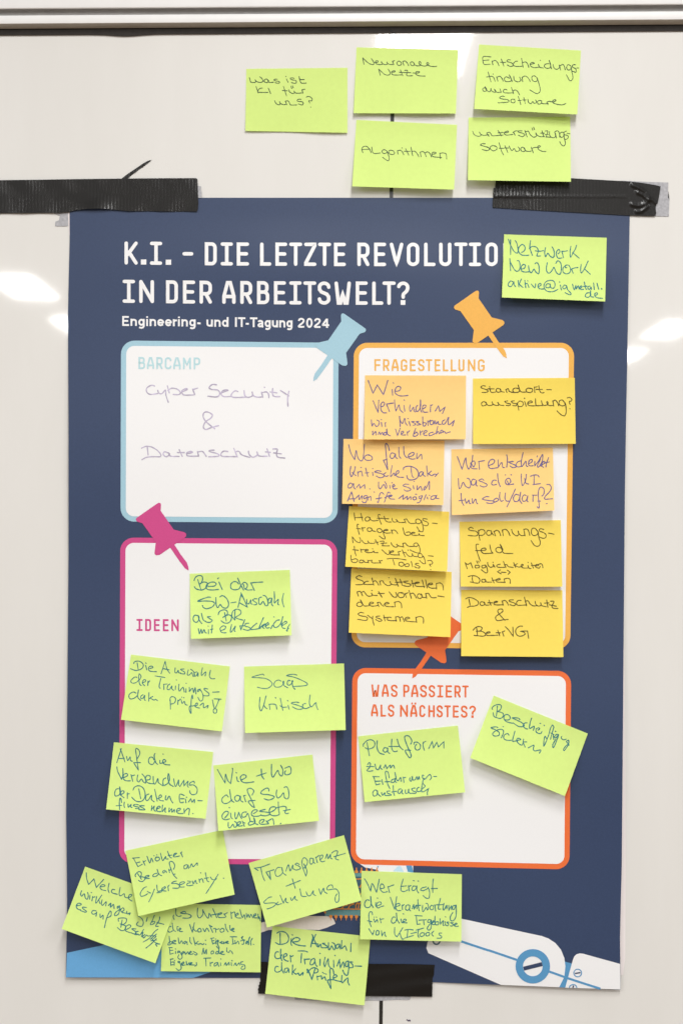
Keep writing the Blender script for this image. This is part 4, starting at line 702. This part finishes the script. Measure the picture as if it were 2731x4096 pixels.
WRITING['transparenz'] = (1000, 3380, 3.733, '''
120,380 65,345! 170,330 295,283|162,335 185,450 220,535|240,405 310,520! 295,400|240,405 360,368|455,335 410,340 375,400 390,460 430,465 485,415 475,330 490,410 538,452|535,390 575,295 600,385 640,300 640,350 670,365|735,290 700,270 675,290 720,310 755,340 730,365 680,375|800,280 830,330 820,345|805,340 850,290 855,230 815,190 780,220 780,310 835,465! 850,400 830,320|930,200 900,200 890,260 915,285 945,250 945,195 945,250 970,275|980,180 1005,262|985,190 1030,155|1055,215 1085,180 1080,150 1045,165 1045,220 1070,250 1115,240|1125,200 1150,135 1165,205 1200,140 1200,190 1225,208|1220,120 1260,90 1305,90 1300,130 1275,200 1320,222|1250,175 1420,125
540,615 750,530|632,505 675,645
325,775 280,785 212,845 220,870 300,865 370,865 385,885 340,925 255,955|420,850 395,880 410,892 470,875|450,750 500,870! 535,795 540,850 570,862|605,785 625,830 670,765 675,810 708,825|745,655 765,750 790,768 840,768|838,700 860,750 900,755 945,685 945,730 978,755|1028,655 1055,740! 1095,645 1105,690 1150,725|1235,635 1225,600 1185,600 1150,640 1160,670 1230,660 1290,660 1325,720 1325,820 1295,858 1270,830 1275,765 1298,730''')
WRITING['wer_traegt'] = (1440, 3490, 3.733, '''
65,95 105,160 158,280! 180,165 245,298! 285,100|310,240 355,230 350,190 320,170 300,200 305,260 345,295 405,285|415,210 438,298|418,215 500,185|642,98 612,200 610,265 650,285 710,260|605,208 690,200|720,195 733,275|725,210 755,195|835,205 790,205 770,250 790,270 830,245 845,200 845,260 870,305|790,122 805,124|862,126 870,129|985,215 925,230 900,260 940,270 1000,245 1015,225 1035,300 1025,380 980,380 940,345|1090,98 1080,200 1083,298|1060,240 1150,238
135,415 95,410 65,470 85,520 140,515 165,460 155,352 165,460 195,522|232,450 235,500 260,525|255,380 262,383|255,500 315,470 300,440 260,450 245,500 265,530 310,510 350,498|450,370 515,555! 545,362|530,510 590,490 580,462 535,480 535,540 560,568 605,568|625,485 632,555|630,500 652,478|725,485 690,490 675,540 700,565 735,540 740,485 735,550 750,572|775,540 800,480 805,545 835,490 845,540|860,405 865,500 880,570|840,490 900,490|930,490 930,570 945,580 985,520 1000,560 1020,530 1005,470 980,460|1065,490 1040,520 1055,555 1090,545 1090,500 1060,488|1115,495 1125,575|1105,485 1170,480|1197,385 1170,500 1165,545 1200,545|1160,485 1230,478|1250,460 1235,530 1250,560 1290,490 1290,540|1320,490 1320,565! 1360,500 1360,550|1420,490 1385,500 1375,545 1405,545 1430,490 1430,640 1395,715 1350,715 1345,660 1380,598
185,630 175,590 145,590 128,640 140,740 165,810|110,720 175,735|205,695 220,740 250,705 262,740|205,665 210,668|240,665 245,668|295,685 312,750|300,700 350,690|520,670 490,665 465,720 480,755 520,745 545,690 540,600 550,700 585,755|608,695 620,745 650,745|640,615 648,620|645,735 685,715 670,695 645,710 645,745 698,752|815,640 925,650|835,650 850,775! 895,768|875,712 985,705|945,710 955,780|1050,705 1015,705 1010,745 1045,740 1060,715 1055,830 1020,860 1000,830 1040,770 1075,750|1070,750 1110,735 1095,720 1070,755 1090,780 1115,770|1115,650 1120,770 1165,775 1165,735 1125,740|1190,690 1195,770! 1240,720 1235,785 1250,790|1265,735 1270,785|1270,660 1275,664|1320,740 1290,745 1320,770 1300,795 1280,785|1385,750 1350,750 1385,775 1370,800 1345,795|1400,790 1440,770 1430,755 1400,780 1420,805 1465,800
130,840 185,930! 210,865|260,865 240,880 240,930 275,925 280,880 255,862|318,870 325,945! 365,890 370,930 385,955|515,820 515,920 550,960! 635,825|590,905 625,990 650,990|710,860 700,970|665,860 730,850 790,858|665,980 795,940|755,912 840,892|835,860 945,830|870,850 860,930 875,970|915,900 890,925 905,955 950,940 955,905 920,898|1010,895 980,910 985,945 1025,940 1035,905 1005,893|1095,875 1065,915 1090,950|1215,905 1180,905 1180,930 1215,955 1200,980 1145,980''')
WRITING['cyber'] = (550, 1520, 2.489, '''
172,60 140,52 95,80 95,120 130,143 205,134|203,102 215,130 245,135 280,100 285,150 308,222|299,58 318,128|305,105 340,82 395,90 430,125 410,145 358,143|440,120 495,95 485,85 445,105 450,140 480,150 560,148|550,90 572,145|552,95 600,80
788,47 745,45 714,75 740,93 800,100 820,135 790,167 703,160|840,125 900,105 885,98 845,110 835,145 865,165 935,163|1000,115 970,108 935,145 955,172 1078,170|1062,107 1070,155 1105,172 1145,155 1140,115 1155,155 1195,170 1235,168|1235,120 1248,172|1235,128 1280,118 1305,140 1308,175|1263,71 1266,74|1346,85 1345,140 1365,163 1418,165|1320,118 1390,128|1423,103 1508,158|1508,112 1495,180 1498,262''')
WRITING['und_zeichen'] = (550, 1520, 2.489, '''
808,454 745,470 680,492 657,465 680,415 730,380 745,345 700,318 665,325 655,365 680,410 730,455 770,485''')
WRITING['datenschutz_panel'] = (550, 1520, 2.489, '''
43,678 90,660 150,670 215,715 232,760 150,763 90,770 46,793|100,670 108,745|310,725 270,715 258,740 285,763 320,745 312,725 330,757 417,760|417,693 447,760|400,722 468,722|490,735 548,720 530,710 495,722 495,750 530,758 610,757|598,712 610,757|600,717 645,710 670,735 687,762|765,698 725,700 720,712 800,735 805,758 710,764|900,712 860,708 832,735 850,760 985,762|960,680 995,765|975,715 1010,710 1040,745 1118,770|1105,708 1115,745 1150,768 1195,745 1190,717 1210,755 1293,758|1290,685 1315,760|1275,715 1325,720|1348,686 1392,688 1385,725 1395,765 1467,777|1355,725 1432,735''')

def write(inkc, key, w):
    ox, oy, z, txt = WRITING[key]
    for st in txt.strip().replace('\n', '|').split('|'):
        pts = []
        for tok in st.split():
            c = tok.endswith('!'); x, y = tok.rstrip('!').split(',')
            p = (ox+float(x)/z, oy+float(y)/z); pts.append(p)
            if c: pts.append(p)
        segs = [[]]
        for a in pts:                      # break at the sharp corners
            if segs[-1] and segs[-1][-1] == a: segs.append([a])
            else: segs[-1].append(a)
        out = []
        for g in segs:
            if len(g) > 1:
                c = catmull(g, 6); out += c if not out else c[1:]
        if not out: out = pts
        inkc.ribbon(out, w*random.uniform(.92, 1.06), vary=.13, step=6)

# ------------------------------------------------------------------ the sticky notes
PEN = {'lime': {'A': 'pen_dark', 'B': 'pen_teal'}, 'yellow': {'A': 'pen_brown'}, 'apricot': {'B': 'pen_violet'}}
GROUP = {'lime': 'lime green sticky notes', 'yellow': 'yellow sticky notes', 'apricot': 'apricot sticky notes'}
def note(label, reg, quad, colour, lift, words, hand='A', base=None, tilt=0.0, wpen=3.3, band=.2, curl=1.35, bow=0.0):
    """quad: TL TR BR BL in the zoomed region; lift (m): how far the free lower edge stands off"""
    q = [Vector(p) for p in npts(reg, quad)]
    def uv2p(u, v):
        return q[0]*(1-u)*(1-v) + q[1]*u*(1-v) + q[2]*u*v + q[3]*(1-u)*v
    def p2uv(x, y):
        u = v = .5
        for _ in range(8):
            p = uv2p(u, v); ex, ey = x-p.x, y-p.y
            du = (q[1]-q[0])*(1-v)+(q[2]-q[3])*v; dv = (q[3]-q[0])*(1-u)+(q[2]-q[1])*u
            det = du.x*dv.y-du.y*dv.x
            u += (ex*dv.y-ey*dv.x)/det; v += (du.x*ey-du.y*ex)/det
        return u, v
    seed = random.random()*6
    def dep_uv(u, v, x, y):
        s = max(0.0, (v-band)/(1-band))
        l = lift*(1+tilt*(u-.5)*2)
        b0, b1 = band*.25, band*1.5            # the sheet bends away just below its glue strip, then runs straight
        def ramp(t):
            if t <= b0: return 0.0
            if t >= b1: return (b1-b0)/2 + (t-b1)
            return (t-b0)**2/(2*(b1-b0))
        h = l*(.8*ramp(v)/ramp(1.0) + .2*s**2.5) + bow*math.sin(u*math.pi)*s
        h += .0008*math.sin(u*5+seed)*s + .0005*math.sin(u*9+v*4+seed)*s*s
        # top corners that have come loose
        h += .0012*max(0, u-.86)*6*max(0, .25-v)*3
        b = base if base is not None else .0042
        pd = pdep(x, y) if base is None else 0
        return (b if base is not None else pd+.0016+layer[0]) + h
    layer = [0.0]
    c = uv2p(.5, 1)
    e = empty('sticky_note', P3(c.x, c.y, dep_uv(.5, 1, c.x, c.y)), label, 'sticky note', GROUP[colour])
    nx, ny = 22, 26
    vs = []; fs = []
    for j in range(ny+1):
        for i in range(nx+1):
            u, v = i/nx, j/ny; p = uv2p(u, v)
            vs.append(P3(p.x, p.y, dep_uv(u, v, p.x, p.y)))
    for j in range(ny):
        for i in range(nx):
            a = j*(nx+1)+i; fs.append((a, a+nx+1, a+nx+2, a+1))
    child(link_mesh('note_paper', vs, fs, M[colour]), e)
    k = Ink()
    write(k, words, wpen*1.08)
    def dep(x, y):
        u, v = p2uv(x, y); return dep_uv(u, v, x, y)
    k.build('handwriting', M[PEN[colour][hand]], dep, e, 1.6e-4)
    return e

B0 = .0006
note('lime note reading Was ist KI für uns, alone at left above the poster', 'R1', [(134, 275), (767, 268), (767, 676), (128, 664)], 'lime', .003,
  'was_ist', base=B0, wpen=2.9)
note('lime note reading Neuronale Netze in the top row', 'R1', [(824, 140), (1461, 157), (1446, 555), (806, 553)], 'lime', .008,
  'neuronale', base=B0, wpen=2.9)
note('lime note reading Entscheidungsfindung durch Software at the upper right', 'R2', [(337, 122), (975, 160), (952, 561), (306, 526)], 'lime', .016,
  'entscheidung', base=B0, wpen=2.9)
note('lime note reading Algorithmen just above the poster edge', 'R1', [(823, 595), (1453, 626), (1435, 1032), (797, 1012)], 'lime', .016,
  'algorithmen', base=B0, wpen=2.9)
note('lime note reading unterstützungs-Software, its lower edge over the right tape', 'R2', [(271, 580), (908, 576), (912, 983), (267, 973)], 'lime', .018,
  'unterstuetzung', base=.0014, wpen=2.9)
note('lime note reading Netzwerk New Work with an email address', 'R4', [(362, 484), (1052, 507), (1042, 936), (347, 909)], 'lime', .019,
  'netzwerk', 'B', wpen=3.6)
note('apricot note reading Wie verhindern wir Missbrauch und Verbrechen', 'S2', [(172, 80), (804, 82), (802, 481), (166, 483)], 'apricot', .013,
  'wie_verhindern', 'B', wpen=3.5)
note('yellow note reading Standortausspielung with a question mark', 'S2', [(847, 100), (1485, 96), (1491, 510), (848, 511)], 'yellow', .011,
  'standort', wpen=3.4, bow=.002)
note('apricot note reading Wo fallen kritische Daten an', 'S2', [(37, 479), (669, 490), (662, 894), (28, 886)], 'apricot', .016,
  'wo_fallen', 'B', wpen=3.5)
note('apricot note asking Wer entscheidet was die KI tun soll/darf', 'S2', [(712, 544), (1348, 534), (1357, 928), (715, 957)], 'apricot', .018,
  'wer_entscheidet', 'B', wpen=3.6)
note('yellow note reading Haftungsfragen bei Nutzung frei verfügbarer Tools', 'S3', [(72, 38), (699, 74), (686, 449), (48, 418)], 'yellow', .017,
  'haftung', wpen=3.1)
note('yellow note reading Schnittstellen mit vorhandenen Systemen', 'S3', [(86, 429), (714, 451), (706, 860), (70, 832)], 'yellow', .022,
  'schnittstellen', wpen=3.4)
note('yellow note reading Spannungsfeld Möglichkeiten Daten with a double arrow', 'S3', [(763, 136), (1397, 126), (1407, 544), (771, 543)], 'yellow', .012,
  'spannung', wpen=3.3)
note('yellow note reading Datenschutz & BetrVG, lowest in the right column', 'S3', [(773, 563), (1407, 566), (1414, 985), (774, 979)], 'yellow', .016,
  'datenschutz', wpen=3.5)
note('lime note reading Bei der SW-Auswahl als BR mitentscheiden, beside IDEEN', 'S4', [(485, 462), (1112, 438), (1123, 849), (493, 871)], 'lime', .020,
  'bei_der', 'B', wpen=3.7)
note('tilted lime note reading Die Auswahl der Trainingsdaten prüfen, in the IDEEN panel', 'S5', [(196, 107), (815, 181), (765, 589), (133, 516)], 'lime', .016,
  'auswahl_pruefen', 'B', wpen=3.4)
note('lime note reading SaaS kritisch', 'S5', [(904, 182), (1530, 163), (1540, 580), (910, 599)], 'lime', .023,
  'saas', 'B', wpen=3.3)
note('lime note reading Auf die Verwendung der Daten Einfluss nehmen', 'S5', [(89, 657), (711, 718), (663, 1137), (40, 1078)], 'lime', .019,
  'auf_die', 'B', wpen=3.7)
note('lime note reading Wie + wo darf SW eingesetzt werden', 'S5', [(712, 802), (1332, 734), (1374, 1150), (743, 1214)], 'lime', .021,
  'wie_wo', 'B', wpen=3.8)
note('lime note reading Plattform zum Erfahrungsaustausch', 'S6', [(73, 483), (630, 423), (671, 797), (109, 852)], 'lime', .016,
  'plattform', 'B', wpen=3.7)
note('strongly tilted lime note reading Beschäftigung sichern', 'S6', [(831, 255), (1357, 468), (1229, 818), (699, 604)], 'lime', .019,
  'beschaeftigung', 'B', wpen=3.7)
note('lime note reading Als Unternehmen die Kontrolle behalten', 'S7', [(738, 632), (1420, 645), (1415, 1114), (722, 1106)], 'lime', .007,
  'unternehmen', 'B', wpen=3.5)
note('lime note reading Welche Wirkungen, overhanging the poster at its lower left', 'S7', [(195, 377), (845, 612), (683, 1051), (31, 811)], 'lime', .018,
  'welche', 'B', wpen=3.6)
note('lime note reading Erhöhter Bedarf an Cyber Security', 'S7', [(475, 266), (1151, 121), (1235, 572), (566, 722)], 'lime', .021,
  'erhoehter', 'B', wpen=3.5)
note('lime note at the bottom reading Die Auswahl der Trainingsdaten Prüfen, over the tape', 'S8', [(220, 712), (833, 778), (795, 1210), (174, 1137)], 'lime', .011,
  'die_auswahl_unten', 'B', wpen=4.2)
note('tilted lime note reading Transparenz + Schulung', 'S8', [(70, 317), (667, 142), (778, 551), (186, 722)], 'lime', .019,
  'transparenz', 'B', wpen=3.4)
note('lime note asking Wer trägt die Verantwortung, left of the robot arm', 'S8', [(777, 366), (1405, 387), (1402, 810), (767, 795)], 'lime', .016,
  'wer_traegt', 'B', wpen=3.6)

# felt-pen writing directly on the BARCAMP panel
for key in ('cyber', 'und_zeichen', 'datenschutz_panel'):
    k = Ink(); write(k, key, 4.8)
    k.build('felt_pen_writing', M['pen_lilac'], pdep, p1, 5.6e-4)

# ------------------------------------------------------------------ tape
def tape_piece(name, label, pts, dfun, residues, step=14):
    V, F = poly_mesh([pts], step)
    vs = [P3(x, y, dfun(x, y)) for x, y in V]
    c = sum(vs, Vector())/len(vs)
    e = empty('tape_strip', c, label, 'tape', 'strips of black cloth tape holding the poster')
    child(link_mesh('tape_band', vs, F, M['tape']), e)
    for r, d in residues:
        sheet('adhesive_residue', [r], M['residue'], lambda x, y: d, 0, e)
    return e
def jag(a, b, n, amp):
    out = []
    for i in range(n+1):
        t = i/n; x = a[0]+(b[0]-a[0])*t; y = a[1]+(b[1]-a[1])*t
        o = random.uniform(-amp, amp) if 0 < i < n else 0
        out.append((x+o, y))
    return out
def d_left(x, y):
    d = .0028
    zx, zy = x*1.568, y*1.568
    d += .0045*math.exp(-((zx-605)/130)**2)*sm((zy-1215)/110)
    d += .0009*math.exp(-((zy-1245-8*math.sin(zx*.02))/9)**2)*sm((zx-410)/20)*sm((800-zx)/120)
    d += .0005*math.sin(x*.045+math.sin(y*.03))*math.sin(y*.02) + .0006*math.exp(-((x-55)/9)**2)*math.exp(-((y-810)/14)**2)
    return d
tl = [(-340, 730)] + npts('R3', [(0, 1130), (250, 1127), (500, 1123), (760, 1120), (1000, 1118), (1232, 1117), (1239, 1124), (1241, 1160), (1243, 1220), (1245, 1270), (1243, 1312), (1235, 1327), (1050, 1326), (900, 1325), (800, 1324), (745, 1318), (690, 1311), (620, 1308), (550, 1310), (480, 1318), (430, 1330), (380, 1335), (200, 1337), (0, 1338)]) + [(-340, 862)]
tape_piece('tape', 'long black cloth tape strip across the poster top at the left', tl, d_left,
  [(npts('R3', [(1238, 1166), (1262, 1168), (1262, 1182), (1258, 1184), (1266, 1205), (1266, 1241), (1238, 1241)]), .0024),
   (npts('R3', [(340, 1330), (430, 1330), (429, 1417), (400, 1419), (348, 1418), (349, 1390), (372, 1382), (378, 1352), (342, 1340)]), .0009)])
sl_pts = npts('R3', [(758, 1124), (800, 1092), (850, 1058), (900, 1024), (925, 1010), (953, 1001), (938, 1016), (920, 1030), (880, 1058), (840, 1088), (797, 1122)])
V, F = poly_mesh([sl_pts], 10)
vs = [P3(x, y, .0012+.006*sm((650-y)/120)+(.0004*math.sin(x*.2))) for x, y in V]
o = link_mesh('tape_sliver', vs, F, M['tape']); tag(o, 'thin black torn tape sliver sticking up from the left tape strip', 'tape sliver')

CRE = [((1225, 152), (1300, 190), (1340, 235), (1390, 275), .0022, 9), ((1258, 200), (1300, 222), (1325, 245), (1340, 250), .0022, 8), ((1220, 282), (1265, 292), (1310, 278), (1335, 252), .0024, 9), ((1252, 332), (1285, 328), (1312, 308), (1328, 292), .0022, 8), ((1310, 205), (1345, 240), (1375, 262), (1395, 272), -.001, 10)]
CREP = [(resample(catmull(npts('R4', c[:4])), 5), c[4], c[5]/1.684) for c in CRE]
def d_right(x, y):
    d = .0027
    zx, zy = (x-1800)*1.684, (y-650)*1.684
    for pts, h, w in CREP:
        m = min((x-a)**2+(y-b)**2 for a, b in pts)
        d += h*math.exp(-m/(w*w))
    f = sm((780-zx)/420)
    d += f*(.00045*math.sin(zx*.37+.6*math.sin(zy*.05))*sm((zy-120)/60) + .0007*math.exp(-((zy-222)/14)**2))
    d += .0005*math.exp(-((zy-228)/5)**2)*sm((1215-zx)/40)
    return d
tr = npts('R4', [(310, 96), (560, 98), (820, 106), (1010, 117), (1200, 127), (1290, 137), (1370, 150), (1415, 160), (1408, 210), (1396, 272), (1384, 284), (1382, 310), (1385, 345), (1374, 362), (1300, 360), (1200, 357), (800, 334), (500, 317), (283, 303), (285, 260), (288, 215), (290, 173), (301, 171), (304, 140)])
tape_piece('tape', 'black cloth tape strip with glossy creases over the upper right poster corner', tr, d_right,
  [(npts('R4', [(1150, 122), (1300, 129), (1467, 135), (1465, 190), (1466, 240), (1475, 246), (1472, 300), (1470, 364), (1370, 362), (1180, 300)]), .0009)], step=6)
def d_bot(x, y):
    zx, zy = (x-950)*1.568, (y-3250)*1.568
    d = .0034 + .0009*sm((zy-1058)/6)*.5 + .0003*math.sin(zx*.03)+.0004*math.sin(zy*.06+zx*.01)
    return d
tb = npts('S8', [(146, 936), (400, 942), (825, 949), (1060, 950), (1236, 955), (1232, 985), (1231, 1018), (1222, 1040), (1221, 1100), (1220, 1156), (1000, 1153), (805, 1151), (500, 1146), (175, 1138), (129, 1136)]) 
tb += [p for p in npts('S8', [(131, 1122), (128, 1108), (134, 1098), (131, 1086), (139, 1078), (137, 1066), (144, 1058), (142, 1020), (147, 1000)])]
tape_piece('tape', 'black cloth tape strip under the poster bottom edge, behind the lowest note', tb, d_bot,
  [(npts('S8', [(352, 1130), (520, 1130), (520, 1179), (430, 1178), (360, 1174)]), .0009), (npts('S8', [(790, 1140), (1082, 1140), (1086, 1162), (1078, 1176), (1000, 1174), (900, 1180), (790, 1179)]), .0009)])
